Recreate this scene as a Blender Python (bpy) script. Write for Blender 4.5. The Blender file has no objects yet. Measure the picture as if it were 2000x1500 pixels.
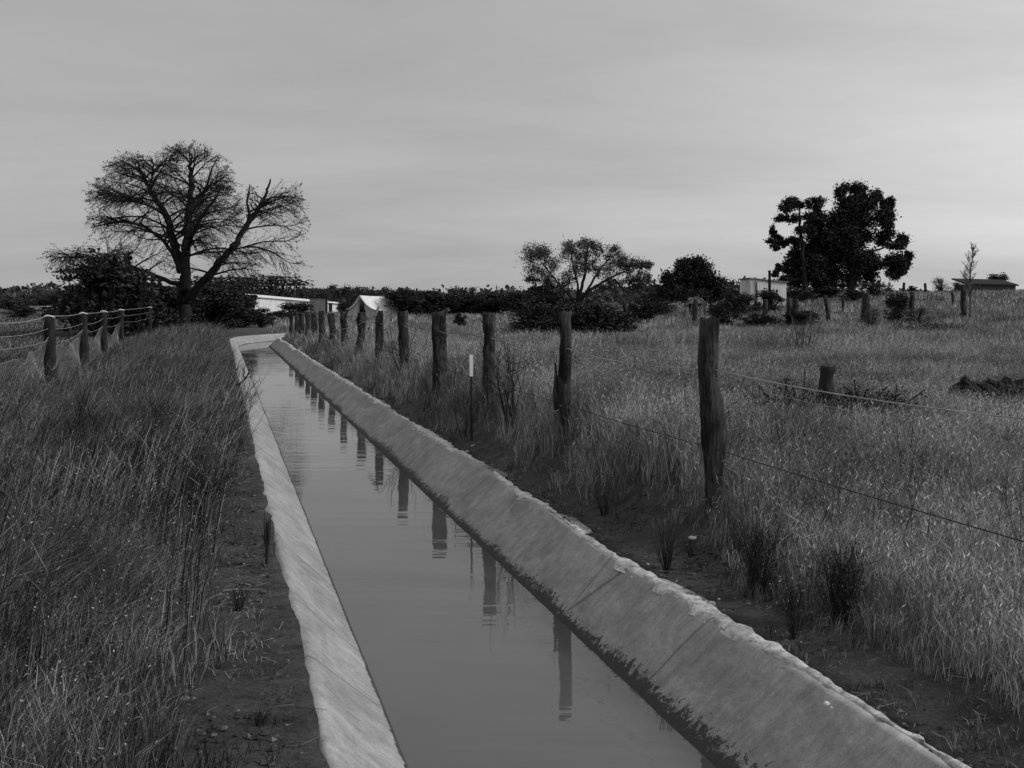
import bpy, math, random
import numpy as np
from mathutils import Vector

# ------------------------------------------------------------------ camera, world, sun
F = 2200.0; CX = 1000.0; HY = 588.0; EYE = 1.70; K = -0.259   # pixel scale of the 2000x1500 photo; channel heading
SC = bpy.context.scene
COL = SC.collection
cam_d = bpy.data.cameras.new("camera"); cam = bpy.data.objects.new("camera", cam_d); COL.objects.link(cam)
cam_d.sensor_width = 36; cam_d.lens = 36*F/2000; cam_d.shift_y = -(750-HY)/2000
cam_d.clip_start = .05; cam_d.clip_end = 5000
cam.location = (0, 0, EYE); cam.rotation_euler = (math.radians(90), 0, 0)
SC.camera = cam
SUN = Vector((.84, -.22, .52)).normalized()
elev = math.asin(SUN.z); azim = math.atan2(SUN.x, SUN.y)
SC.view_settings.view_transform = 'Standard'; SC.view_settings.look = 'None'
SC.view_settings.gamma = 1; SC.view_settings.exposure = 0.45
SC.view_settings.use_curve_mapping = False

def nn(t, typ, **kw):
    n = t.nodes.new(typ)
    for k, v in kw.items():
        if k.startswith('i_'): n.inputs[int(k[2:])].default_value = v
        else: setattr(n, k, v)
    return n
def mathn(t, op, a, b=None, c=None, clamp=False):
    n = t.nodes.new('ShaderNodeMath'); n.operation = op; n.use_clamp = clamp
    for i, x in enumerate((a, b, c)):
        if x is None: continue
        if isinstance(x, (int, float)): n.inputs[i].default_value = x
        else: t.links.new(x, n.inputs[i])
    return n.outputs[0]
def ramp(t, fac, a, b, lo=0.0, hi=1.0):
    n = t.nodes.new('ShaderNodeMapRange'); n.inputs[1].default_value = a; n.inputs[2].default_value = b
    n.inputs[3].default_value = lo; n.inputs[4].default_value = hi; t.links.new(fac, n.inputs[0]); return n.outputs[0]
def mixf(t, fac, a, b):
    n = t.nodes.new('ShaderNodeMix'); n.data_type = 'FLOAT'
    for i, x in ((0, fac), (2, a), (3, b)):
        if isinstance(x, (int, float)): n.inputs[i].default_value = x
        else: t.links.new(x, n.inputs[i])
    return n.outputs[0]
def noise(t, vec, scale, detail=3, rough=.5, dist=0.0):
    n = t.nodes.new('ShaderNodeTexNoise'); n.inputs['Scale'].default_value = scale
    n.inputs['Detail'].default_value = detail; n.inputs['Roughness'].default_value = rough
    n.inputs['Distortion'].default_value = dist
    if vec is not None: t.links.new(vec, n.inputs['Vector'])
    return n.outputs[0]
def scaled(t, vec, s, rot=(0, 0, 0)):
    n = t.nodes.new('ShaderNodeMapping'); n.inputs['Scale'].default_value = s; n.inputs['Rotation'].default_value = rot
    t.links.new(vec, n.inputs['Vector']); return n.outputs[0]

W = bpy.data.worlds.new("World"); SC.world = W; W.use_nodes = True
t = W.node_tree; t.nodes.clear()
sky = nn(t, 'ShaderNodeTexSky'); sky.sky_type = 'NISHITA'; sky.sun_disc = False
sky.sun_elevation = elev; sky.sun_rotation = azim; sky.dust_density = 2.0
bw = nn(t, 'ShaderNodeRGBToBW'); t.links.new(sky.outputs[0], bw.inputs[0])
geo = nn(t, 'ShaderNodeNewGeometry')           # Incoming = ray direction (negated)
tc = nn(t, 'ShaderNodeTexCoord')
sep = nn(t, 'ShaderNodeSeparateXYZ'); t.links.new(tc.outputs['Generated'], sep.inputs[0])
zz = mathn(t, 'ADD', mathn(t, 'MAXIMUM', sep.outputs[2], 0.0), .16)
cmb = nn(t, 'ShaderNodeCombineXYZ')
t.links.new(mathn(t, 'DIVIDE', sep.outputs[0], zz), cmb.inputs[0]); t.links.new(mathn(t, 'DIVIDE', sep.outputs[1], zz), cmb.inputs[1])
c1 = noise(t, scaled(t, cmb.outputs[0], (.6, 1.0, 1), (0, 0, -.3)), .8, 6, .5, .6)
c2 = noise(t, scaled(t, cmb.outputs[0], (1.0, 1.8, 1), (0, 0, .3)), 2.4, 7, .62, .3)
cl = mathn(t, 'ADD', ramp(t, c1, .3, .7, -.14, .14), ramp(t, c2, .3, .7, -.035, .035))
dotn = nn(t, 'ShaderNodeVectorMath'); dotn.operation = 'DOT_PRODUCT'
t.links.new(tc.outputs['Generated'], dotn.inputs[0]); dotn.inputs[1].default_value = tuple(Vector((.86, .46, .26)).normalized())   # thin bright cloud low at the right
glow = mathn(t, 'POWER', mathn(t, 'MAXIMUM', dotn.outputs['Value'], 0.0), 4.0)
cloud = mathn(t, 'MULTIPLY', mathn(t, 'ADD', mathn(t, 'MULTIPLY', glow, 4.2), 2.62), mathn(t, 'ADD', cl, 1.0))
mixed = mixf(t, .86, bw.outputs[0], cloud)
bg = nn(t, 'ShaderNodeBackground'); bg.inputs['Strength'].default_value = .115
cc = nn(t, 'ShaderNodeCombineColor')
for i in range(3): t.links.new(mixed, cc.inputs[i])
t.links.new(cc.outputs[0], bg.inputs['Color'])
wo = nn(t, 'ShaderNodeOutputWorld'); t.links.new(bg.outputs[0], wo.inputs[0])

sd = bpy.data.lights.new("sun", 'SUN'); so = bpy.data.objects.new("sun", sd); COL.objects.link(so)
sd.energy = 1.25; sd.angle = math.radians(10); sd.color = (1, 1, 1)
so.rotation_euler = SUN.to_track_quat('Z', 'Y').to_euler(); so.location = (20, 5, 30)

# ------------------------------------------------------------------ helpers
rng = np.random.default_rng(7); random.seed(7)
def P(u, v, Y): return np.array([(u-CX)/F*Y, Y, EYE-(v-HY)/F*Y])
def sstep(x): x = np.clip(x, 0, 1); return x*x*(3-2*x)
def vnoise(x, y, seed=0):
    x = np.asarray(x, float); y = np.asarray(y, float)
    xi = np.floor(x); yi = np.floor(y); fx = x-xi; fy = y-yi
    fx = fx*fx*(3-2*fx); fy = fy*fy*(3-2*fy)
    def h(a, b):
        s = np.sin(a*127.1+b*311.7+seed*74.7)*43758.5453
        return s-np.floor(s)
    return (h(xi, yi)*(1-fx)+h(xi+1, yi)*fx)*(1-fy)+(h(xi, yi+1)*(1-fx)+h(xi+1, yi+1)*fx)*fy
GZ = .29
def T(X, Y):
    X = np.asarray(X, float); Y = np.asarray(Y, float)
    r = 1.70*sstep((X-4)/30)*sstep((Y-12)/65)
    c = X-K*Y
    r = r+(.10+.34*sstep((Y-5.0)/3.0))*sstep((c-2.35)/.7)*(1-sstep((Y-34)/8))*(1-.75*sstep((c-4.2)/4))+.2*sstep((Y-62)/15)*sstep((X+25)/15)
    far = np.clip(np.maximum(c-3.0, -c-.3)/3, 0, 1)
    u = (vnoise(X*.35, Y*.35, 3)-.5)*.16*far + (vnoise(X*.07, Y*.07, 5)-.5)*.35*np.clip(far*(Y-15)/30, 0, 1)
    return GZ+r+u
def G(u, Y):
    X = (u-CX)/F*Y; return np.array([X, Y, float(T(X, Y))])
def depth(v): return F*(EYE-GZ)/(v-HY)
def GB(u, v):                      # ground point seen at pixel (u, v)
    Y = 2.0
    while Y < 400:
        p = G(u, Y)
        if HY+F*(EYE-p[2])/Y <= v: return p
        Y *= 1.004
    return G(u, 200)

class MB:
    def __init__(s): s.v = []; s.f = {3: [], 4: []}; s.n = 0; s.uv = None
    def add(s, V, faces3=None, faces4=None):
        V = np.asarray(V, float).reshape(-1, 3)
        if faces3 is not None and len(faces3): s.f[3].append(np.asarray(faces3, np.int64).reshape(-1, 3)+s.n)
        if faces4 is not None and len(faces4): s.f[4].append(np.asarray(faces4, np.int64).reshape(-1, 4)+s.n)
        s.v.append(V); s.n += len(V)
    def tube(s, pts, rad, sides=6, cap=True, wob=0):
        pts = np.asarray(pts, float); n = len(pts); rad = np.broadcast_to(np.asarray(rad, float), (n,))
        tg = np.gradient(pts, axis=0); tg /= np.linalg.norm(tg, axis=1)[:, None]+1e-9
        ref = np.array([0, 0, 1.]) if abs(tg.mean(0)[2]) < .8*np.linalg.norm(tg.mean(0)) else np.array([1., 0, 0])
        a = np.cross(tg, ref); a /= np.linalg.norm(a, axis=1)[:, None]+1e-9; b = np.cross(tg, a)
        th = np.arange(sides)*2*math.pi/sides
        R = rad[:, None]*np.ones(sides)
        if wob: R = R*(1+wob*(rng.random((n, sides))-.5))
        V = pts[:, None, :]+R[..., None]*(np.cos(th)[None, :, None]*a[:, None, :]+np.sin(th)[None, :, None]*b[:, None, :])
        i = np.arange(n-1)[:, None]*sides; j = np.arange(sides)[None, :]; j2 = (j+1) % sides
        q = np.stack([i+j, i+j2, i+sides+j2, i+sides+j], -1).reshape(-1, 4)
        V = V.reshape(-1, 3)
        f3 = None
        if cap:
            V = np.vstack([V, pts[0], pts[-1]]); m = n*sides
            f3 = [[m, (k+1) % sides, k] for k in range(sides)]+[[m+1, m-sides+k, m-sides+(k+1) % sides] for k in range(sides)]
        s.add(V, f3, q)
    def box(s, c, d, rz=0, taper=1.0):
        x, y, z = [q/2 for q in d]
        V = np.array([[sx*x*(taper if sz > 0 else 1), sy*y*(taper if sz > 0 else 1), sz*z] for sz in (-1, 1) for sy in (-1, 1) for sx in (-1, 1)])
        co, si = math.cos(rz), math.sin(rz)
        V = np.stack([V[:, 0]*co-V[:, 1]*si, V[:, 0]*si+V[:, 1]*co, V[:, 2]], 1)+np.asarray(c)
        s.add(V, None, [[0, 2, 3, 1], [4, 5, 7, 6], [0, 1, 5, 4], [2, 6, 7, 3], [0, 4, 6, 2], [1, 3, 7, 5]])
    def prisms(s, A, B, ra, rb):       # many straight three-sided twigs
        n = len(A)
        if n == 0: return
        d = B-A; d /= np.linalg.norm(d, axis=1)[:, None]+1e-9
        r = rng.normal(size=(n, 3)); a = np.cross(d, r); a /= np.linalg.norm(a, axis=1)[:, None]+1e-9; b = np.cross(d, a)
        ra = np.broadcast_to(ra, (n,))[:, None]; rb = np.broadcast_to(rb, (n,))[:, None]
        V = []
        for Q, rr in ((A, ra), (B, rb)):
            for k in range(3):
                th = k*2*math.pi/3; V.append(Q+rr*(math.cos(th)*a+math.sin(th)*b))
        V = np.stack(V, 1).reshape(-1, 3); base = np.arange(n)[:, None]*6
        q = np.concatenate([base+np.array([[k, (k+1) % 3, 3+(k+1) % 3, 3+k]]) for k in range(3)], 0)
        s.add(V, None, q)
    def leaves(s, C, size, asp=.5):      # rhombus leaves
        n = len(C); size = np.broadcast_to(size, (n,))[:, None]
        a = rng.normal(size=(n, 3)); a /= np.linalg.norm(a, axis=1)[:, None]
        b = np.cross(a, rng.normal(size=(n, 3))); b /= np.linalg.norm(b, axis=1)[:, None]+1e-9
        V = np.stack([C-a*size, C+b*size*asp, C+a*size, C-b*size*asp], 1).reshape(-1, 3)
        s.add(V, None, np.arange(n*4).reshape(-1, 4))
    def blades(s, X, Y, Z, h, w, lx, ly, droop=0.35):   # grass: 5 verts each
        n = len(X); th = rng.random(n)*math.pi
        wx = np.cos(th)*w/2; wy = np.sin(th)*w/2*.6
        V = np.empty((n, 5, 3))
        mx = X+lx*.35; my = Y+ly*.35; mz = Z+h*.6
        tx = X+lx; ty = Y+ly; tz = Z+h*(1-droop*np.clip(np.hypot(lx, ly)/np.maximum(h, .01), 0, 1.5)*.5)
        V[:, 0] = np.stack([X-wx, Y-wy, Z-.02], 1); V[:, 1] = np.stack([X+wx, Y+wy, Z-.02], 1)
        V[:, 2] = np.stack([mx+wx*.8, my+wy*.8, mz], 1); V[:, 3] = np.stack([mx-wx*.8, my-wy*.8, mz], 1)
        V[:, 4] = np.stack([tx, ty, tz], 1)
        b = np.arange(n)[:, None]*5
        s.add(V.reshape(-1, 3), b+np.array([[3, 2, 4]]), b+np.array([[0, 1, 2, 3]]))
    def build(s, name, mat, parent=None, origin=None, smooth=False, uv=None):
        V = np.vstack(s.v) if s.v else np.zeros((0, 3))
        o3 = np.zeros(3) if origin is None else np.asarray(origin, float)
        V = V-o3
        f3 = np.vstack(s.f[3]) if s.f[3] else np.zeros((0, 3), np.int64)
        f4 = np.vstack(s.f[4]) if s.f[4] else np.zeros((0, 4), np.int64)
        me = bpy.data.meshes.new(name)
        me.vertices.add(len(V)); me.vertices.foreach_set('co', V.astype(np.float32).ravel())
        nl = f3.size+f4.size; me.loops.add(nl)
        me.loops.foreach_set('vertex_index', np.concatenate([f3.ravel(), f4.ravel()]).astype(np.int32))
        me.polygons.add(len(f3)+len(f4))
        st = np.concatenate([np.arange(len(f3))*3, len(f3)*3+np.arange(len(f4))*4]).astype(np.int32)
        me.polygons.foreach_set('loop_start', st)
        me.polygons.foreach_set('use_smooth', np.full(len(f3)+len(f4), smooth))
        me.update(calc_edges=True)
        if uv is not None:
            L = me.uv_layers.new(name='UVMap'); vi = np.concatenate([f3.ravel(), f4.ravel()])
            L.data.foreach_set('uv', np.asarray(uv, np.float32)[vi].ravel())
        me.materials.append(mat)
        o = bpy.data.objects.new(name, me); COL.objects.link(o)
        if parent is not None: o.parent = parent
        elif origin is not None: o.location = tuple(o3)
        return o

def tag(o, label=None, cat=None, group=None, kind=None):
    if label: o['label'] = label
    if cat: o['category'] = cat
    if group: o['group'] = group
    if kind: o['kind'] = kind
    return o
def empty(name, loc, label, cat, group=None):
    o = bpy.data.objects.new(name, None); COL.objects.link(o); o.location = tuple(float(q) for q in loc)
    o.empty_display_size = .2
    return tag(o, label, cat, group)
def copy_thing(root, loc, rz, scale, label, group=None):
    r = root.copy(); COL.objects.link(r); r.location = tuple(float(q) for q in loc); r.rotation_euler = (0, 0, rz); r.scale = scale
    r['label'] = label
    if group: r['group'] = group
    for ch in [c for c in bpy.data.objects if c.parent == root]:
        c = ch.copy(); COL.objects.link(c); c.parent = r
    return r

# ------------------------------------------------------------------ materials (all neutral: the photo is black and white)
def mat(name):
    m = bpy.data.materials.new(name); m.use_nodes = True; t = m.node_tree; t.nodes.clear()
    o = nn(t, 'ShaderNodeOutputMaterial'); b = nn(t, 'ShaderNodeBsdfPrincipled'); t.links.new(b.outputs[0], o.inputs[0])
    b.inputs['Roughness'].default_value = .9; b.inputs['Specular IOR Level'].default_value = .15
    return m, t, b
def setcol(t, b, v):
    c = nn(t, 'ShaderNodeCombineColor')
    for i in range(3):
        if isinstance(v, float): c.inputs[i].default_value = v
        else: t.links.new(v, c.inputs[i])
    t.links.new(c.outputs[0], b.inputs['Base Color'])
def bump(t, b, h, strength, dist=.01):
    n = nn(t, 'ShaderNodeBump'); n.inputs['Strength'].default_value = strength; n.inputs['Distance'].default_value = dist
    t.links.new(h, n.inputs['Height']); t.links.new(n.outputs[0], b.inputs['Normal'])
def pos(t): return nn(t, 'ShaderNodeNewGeometry').outputs['Position']

def foliage_mat(name, lo, hi, spec=.1, patch=0.0, pscale=.6, rough=.85):
    m, t, b = mat(name); g = nn(t, 'ShaderNodeNewGeometry')
    r = g.outputs['Random Per Island']
    v = ramp(t, mathn(t, 'POWER', r, 2.3), 0, 1, lo, hi)
    if patch:
        n1 = noise(t, g.outputs['Position'], pscale, 4, .6)
        v = mathn(t, 'MULTIPLY', v, ramp(t, n1, .35, .65, 1-patch, 1+patch))
    setcol(t, b, v); b.inputs['Specular IOR Level'].default_value = spec; b.inputs['Roughness'].default_value = rough
    return m
M = {}
M['dry_grass'] = foliage_mat('dry_grass', .10, .62, .15, .6, .6)
M['weeds'] = foliage_mat('tall_weeds', .016, .40, .15, .65, 1.3)
M['dark_stem'] = foliage_mat('dark_stem', .015, .06)
M['pale_stem'] = foliage_mat('pale_stem', .35, .7)
M['leaf_dark'] = foliage_mat('leaf_dark', .014, .085, .08)
M['leaf_mid'] = foliage_mat('leaf_mid', .03, .11, .1)
M['leaf_pale'] = foliage_mat('leaf_pale', .05, .16, .1)
M['scrub'] = foliage_mat('scrub_leaf', .04, .10, .05)
def simple(name, lo, hi, scale=(3, 3, 3), nscale=4, bmp=.3, rough=.9, detail=5, objspace=False):
    m, t, b = mat(name)
    v = nn(t, 'ShaderNodeTexCoord').outputs['Object'] if objspace else pos(t)
    n1 = noise(t, scaled(t, v, scale), nscale, detail, .6, .3)
    setcol(t, b, ramp(t, n1, .3, .7, lo, hi)); b.inputs['Roughness'].default_value = rough
    if bmp: bump(t, b, n1, bmp, .02)
    return m
M['bark'] = simple('bark', .012, .04, (6, 6, 1.5), 3, .6)
M['bark_grey'] = simple('grey_bark', .05, .16, (6, 6, 1.5), 3, .6)
M['wire'] = simple('weathered_wire', .18, .45, (1, 1, 1), 6, 0, .6)
M['wire_dark'] = simple('rusty_wire', .02, .05, (1, 1, 1), 6, 0, .8)
M['netting'] = simple('wire_netting', .14, .3, (1, 1, 1), 2, 0, .6)
M['canvas'] = simple('tent_canvas', .72, .86, (1, 1, 2), 2, .1)
M['canvas_side'] = simple('tent_wall_canvas', .45, .6, (3, 3, 1), 2, .1)
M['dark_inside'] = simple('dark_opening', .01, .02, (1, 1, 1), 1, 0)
M['white_paint'] = simple('white_paint', .7, .85, (1, 1, 1), 20, 0)
M['stone'] = simple('pale_stone', .35, .7, (1, 1, 1), 18, .8)
M['grey_board'] = simple('grey_board', .16, .26, (14, 14, .6), 1.2, .3)
M['roof_white'] = simple('limewashed_roof', .75, .88, (1, 6, 1), 3, .1)
def weatherboard(name, lo, hi):
    m, t, b = mat(name); p = pos(t)
    n1 = noise(t, scaled(t, p, (1.2, 1.2, .35)), 1.6, 6, .7, .5)
    w = nn(t, 'ShaderNodeTexWave'); w.inputs['Scale'].default_value = 2.6; w.inputs['Distortion'].default_value = .2
    t.links.new(scaled(t, p, (1, 1, 0)), w.inputs['Vector'])
    v = mathn(t, 'MULTIPLY', ramp(t, n1, .3, .7, lo, hi), ramp(t, w.outputs[1], 0, 1, .88, 1.0))
    setcol(t, b, v); bump(t, b, w.outputs[1], .5, .02); return m
M['iron_wall'] = weatherboard('corrugated_wall', .55, .85)

def wood_mat():
    m, t, b = mat('split_timber'); o = nn(t, 'ShaderNodeTexCoord').outputs['Object']
    oi = nn(t, 'ShaderNodeObjectInfo')
    add = nn(t, 'ShaderNodeVectorMath'); add.operation = 'ADD'; t.links.new(o, add.inputs[0])
    cm = nn(t, 'ShaderNodeCombineXYZ'); t.links.new(mathn(t, 'MULTIPLY', oi.outputs['Random'], 50.0), cm.inputs[0]); t.links.new(cm.outputs[0], add.inputs[1])
    g1 = noise(t, scaled(t, add.outputs[0], (1, 1, .07)), 75, 5, .7, .2)
    g2 = noise(t, scaled(t, add.outputs[0], (1, 1, .4)), 9, 5, .6, .5)
    v = mathn(t, 'MULTIPLY', ramp(t, g1, .35, .68, .012, .085), ramp(t, g2, .38, .62, .25, 1.6))
    setcol(t, b, v)
    bump(t, b, mathn(t, 'ADD', g1, g2), 1.0, .025); return m
M['timber'] = wood_mat()

def ground_mat():
    m, t, b = mat('earth'); p = pos(t)
    big = noise(t, p, .5, 4, .6); mid = noise(t, scaled(t, p, (1, 1.6, 1)), 5, 6, .7, .6); fine = noise(t, p, 60, 6, .75)
    vor = nn(t, 'ShaderNodeTexVoronoi'); vor.inputs['Scale'].default_value = 26; t.links.new(p, vor.inputs['Vector'])
    soil = mathn(t, 'MULTIPLY', ramp(t, mid, .3, .7, .05, .15), ramp(t, fine, .3, .7, .65, 1.35))
    soil = mathn(t, 'MULTIPLY', soil, ramp(t, big, .35, .65, .8, 1.2))
    peb = noise(t, p, 30, 2, .5)
    soil = mathn(t, 'ADD', soil, ramp(t, peb, .74, .78, 0.0, .12))
    # dry pasture tone away from the banks
    s = nn(t, 'ShaderNodeSeparateXYZ'); t.links.new(p, s.inputs[0])
    c = mathn(t, 'ADD', s.outputs[0], mathn(t, 'MULTIPLY', s.outputs[1], -K))
    msk = ramp(t, mathn(t, 'ADD', mathn(t, 'ABSOLUTE', mathn(t, 'SUBTRACT', c, 1.25)), mathn(t, 'MULTIPLY', mid, .8)), 1.9, 3.2, 0, 1)
    past = mathn(t, 'MULTIPLY', ramp(t, noise(t, scaled(t, p, (1, .6, 1)), 1.1, 6, .7), .3, .7, .07, .17), ramp(t, fine, .3, .7, .7, 1.3))
    setcol(t, b, mixf(t, msk, soil, past))
    h = mathn(t, 'ADD', mathn(t, 'MULTIPLY', mid, 1.6), mathn(t, 'ADD', mathn(t, 'MULTIPLY', fine, .5), mathn(t, 'MULTIPLY', vor.outputs[0], .35)))
    bump(t, b, h, 1.0, .06); return m
M['ground'] = ground_mat()

def concrete_mat():
    m, t, b = mat('channel_concrete'); uv = nn(t, 'ShaderNodeTexCoord').outputs['UV']; p = pos(t)
    s = nn(t, 'ShaderNodeSeparateXYZ'); t.links.new(p, s.inputs[0]); z = s.outputs[2]
    str_ = noise(t, scaled(t, uv, (6, 2.2, 1), (0, 0, .45)), 2.2, 8, .78, .9)     # trowel streaks running down the face
    pat = noise(t, scaled(t, uv, (.8, 2.4, 1)), 1.6, 5, .65, 1.0)
    fine = noise(t, p, 120, 4, .7)
    v = mathn(t, 'MULTIPLY', ramp(t, str_, .25, .75, .26, .48), ramp(t, pat, .35, .65, .8, 1.14))
    v = mathn(t, 'MULTIPLY', v, ramp(t, fine, .3, .7, .78, 1.18))
    mot = noise(t, scaled(t, uv, (3, 5, 1), (0, 0, .4)), 2.5, 8, .8, .6); v = mathn(t, 'MULTIPLY', v, ramp(t, mot, .32, .66, .72, 1.14))
    pit = noise(t, p, 45, 3, .6); v = mathn(t, 'MULTIPLY', v, ramp(t, pit, .66, .74, 1.0, .6))
    # weed and slime stain ragged above the water line, heavier on the right-hand face
    us = nn(t, 'ShaderNodeSeparateXYZ'); t.links.new(uv, us.inputs[0])
    side = ramp(t, us.outputs[1], 1.0, 1.2, .014, .062)
    rag = noise(t, scaled(t, uv, (10, 12, 1), (0, 0, .35)), 2.6, 9, .78, .5)
    patchy = ramp(t, noise(t, scaled(t, uv, (1, .2, 1)), .8, 4, .6), .3, .7, .30, 1.7)
    hgt = mathn(t, 'DIVIDE', mathn(t, 'MAXIMUM', mathn(t, 'SUBTRACT', z, .006), -.01), mathn(t, 'MULTIPLY', side, patchy))
    st = ramp(t, mathn(t, 'SUBTRACT', rag, mathn(t, 'ADD', mathn(t, 'MULTIPLY', hgt, .26), .34)), -.03, .03, 0, 1)
    st = mathn(t, 'MAXIMUM', st, ramp(t, z, .004, .009, 1, 0))
    sp = mathn(t, 'MULTIPLY', ramp(t, noise(t, scaled(t, uv, (12, 8, 1), (0, 0, .5)), 3.4, 5, .6), .67, .70, 0, .7), ramp(t, z, .05, .16, 1, .0))
    st = mathn(t, 'MAXIMUM', st, sp, None, True)
    ck = nn(t, 'ShaderNodeTexVoronoi'); ck.feature = 'DISTANCE_TO_EDGE'; ck.inputs['Scale'].default_value = .55
    t.links.new(scaled(t, uv, (1, .35, 1)), ck.inputs['Vector'])
    crack = ramp(t, ck.outputs[0], .0, .006, .5, 1.0)
    v = mathn(t, 'MULTIPLY', v, crack)
    setcol(t, b, mixf(t, st, v, ramp(t, fine, .3, .7, .045, .085)))
    b.inputs['Roughness'].default_value = .8
    bump(t, b, mathn(t, 'ADD', mathn(t, 'MULTIPLY', fine, .15), mathn(t, 'MULTIPLY', str_, .5)), .35, .010); return m
M['concrete'] = concrete_mat()
def mortar_mat():
    m, t, b = mat('lime_mortar'); p = pos(t)
    n1 = noise(t, p, 22, 6, .75, .4); n2 = noise(t, p, 2.0, 3, .6)
    setcol(t, b, mathn(t, 'MULTIPLY', ramp(t, n1, .33, .56, .34, .95), ramp(t, n2, .35, .65, .75, 1.0)))
    bump(t, b, n1, 1.0, .03); return m
M['mortar'] = mortar_mat()
def water_mat():
    m, t, b = mat('muddy_water'); p = pos(t)
    n0 = noise(t, p, .7, 3, .5)
    setcol(t, b, ramp(t, n0, .3, .7, .105, .125)); b.inputs['Roughness'].default_value = .015
    b.inputs['Specular IOR Level'].default_value = .5; b.inputs['IOR'].default_value = 1.36
    r1 = noise(t, scaled(t, p, (.55, 4.2, 1)), 1.3, 2, .45, .2); r2 = noise(t, scaled(t, p, (1.6, 9, 1)), 2.2, 2, .5)
    amp = ramp(t, noise(t, scaled(t, p, (.4, .22, 1)), 1.0, 3, .6), .40, .62, .12, 1.0)
    h = mathn(t, 'MULTIPLY', mathn(t, 'ADD', r1, mathn(t, 'MULTIPLY', r2, .16)), amp)
    bump(t, b, h, .5, .010); return m
M['water'] = water_mat()

# ------------------------------------------------------------------ channel path
D = np.array([K, 1.0]); SP = np.linalg.norm(D); D /= SP
C0 = 1.245; HW = .543; HT = .876
path = []
for Y in np.concatenate([np.arange(-10, 42, .25)]): path.append([C0+K*Y, Y])
p = np.array(path[-1]); ang = math.atan2(D[1], D[0]); ds = .3; R = 13.0
for i in range(int(R*math.radians(88)/ds)):
    ang -= ds/R; p = p+ds*np.array([math.cos(ang), math.sin(ang)]); path.append(p.tolist())
for i in range(60): p = p+.5*np.array([math.cos(ang), math.sin(ang)]); path.append(p.tolist())
path = np.array(path)
tg = np.gradient(path, axis=0); tg /= np.linalg.norm(tg, axis=1)[:, None]
nr = np.stack([tg[:, 1], -tg[:, 0]], 1)                # to the right of the flow
S = np.concatenate([[0], np.cumsum(np.linalg.norm(np.diff(path, axis=0), axis=1))])
def pdist(X, Y):
    X = np.asarray(X, float).ravel(); Y = np.asarray(Y, float).ravel()
    d = np.abs((X-K*Y-C0)*D[1])
    m = (Y > 38) & (Y < 62)
    if m.any():
        q = path[path[:, 1] > 36]; XY = np.stack([X[m], Y[m]], 1); out = np.full(len(XY), 1e9)
        for a in range(0, len(XY), 20000):
            out[a:a+20000] = np.sqrt(((XY[a:a+20000, None]-q[None])**2).sum(-1)).min(1)
        d[m] = out
    d[Y >= 62] = 99
    return d

# ground: one sheet, sunk under the channel lining
cc_ = np.concatenate([-np.geomspace(1500, 4.2, 45), np.arange(-4, .2, .16), [.27, .315, .36, .405], np.arange(.5, 2.1, .2), [2.13, 2.175, 2.22], np.arange(2.35, 16, .16), np.geomspace(16.4, 1500, 50)])
yy_ = np.concatenate([[-400, -200, -80, -40, -20], np.arange(-12, 2, .2), np.arange(2, 16, .07), np.arange(16, 62, .2), np.geomspace(62.5, 2500, 60)])
Cg, Yg = np.meshgrid(cc_, yy_); Xg = Cg+K*Yg
Zg = T(Xg, Yg) + (vnoise(Xg*3, Yg*3, 11)-.5)*.03
Xe, Ye = Xg.ravel(), Yg.ravel()
Zf = Zg.ravel().copy(); dd = pdist(Xe, Ye)
lim = np.where((Xe-K*Ye < C0) & (Ye < 42), .87, .905)
inside = (dd < lim) & (Ye > -12.5)
Zf[inside] = -.5
ce = Xe-K*Ye; rg = (ce > .2) & (ce < .38) & (Ye < 42)          # soil creeping unevenly over the left rim
sh = (vnoise(Ye*1.1, Ye*0, 91)-.5)*.025+(vnoise(Ye*7, Ye*0, 92)-.5)*.018+(vnoise(Ye*13, Ye*0, 93)-.5)*.012+.012; Xe = Xe.copy(); Xe[rg] += sh[rg]
nc = len(cc_); nrw = len(yy_)
i = np.arange(nrw-1)[:, None]*nc; j = np.arange(nc-1)[None]
q = np.stack([i+j, i+j+1, i+nc+j+1, i+nc+j], -1).reshape(-1, 4)
g = MB(); g.add(np.stack([Xe, Ye, Zf], 1), None, q)
tag(g.build('ground', M['ground'], smooth=True), kind='structure')

# water
g = MB(); hw = HW+.12
V = np.vstack([np.c_[path-nr*hw, np.zeros(len(path))], np.c_[path+nr*hw, np.zeros(len(path))]]); n = len(path)
i = np.arange(n-1); g.add(V, None, np.stack([i, i+n, i+n+1, i+1], 1))
tag(g.build('water', M['water'], smooth=True), kind='structure')

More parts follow.
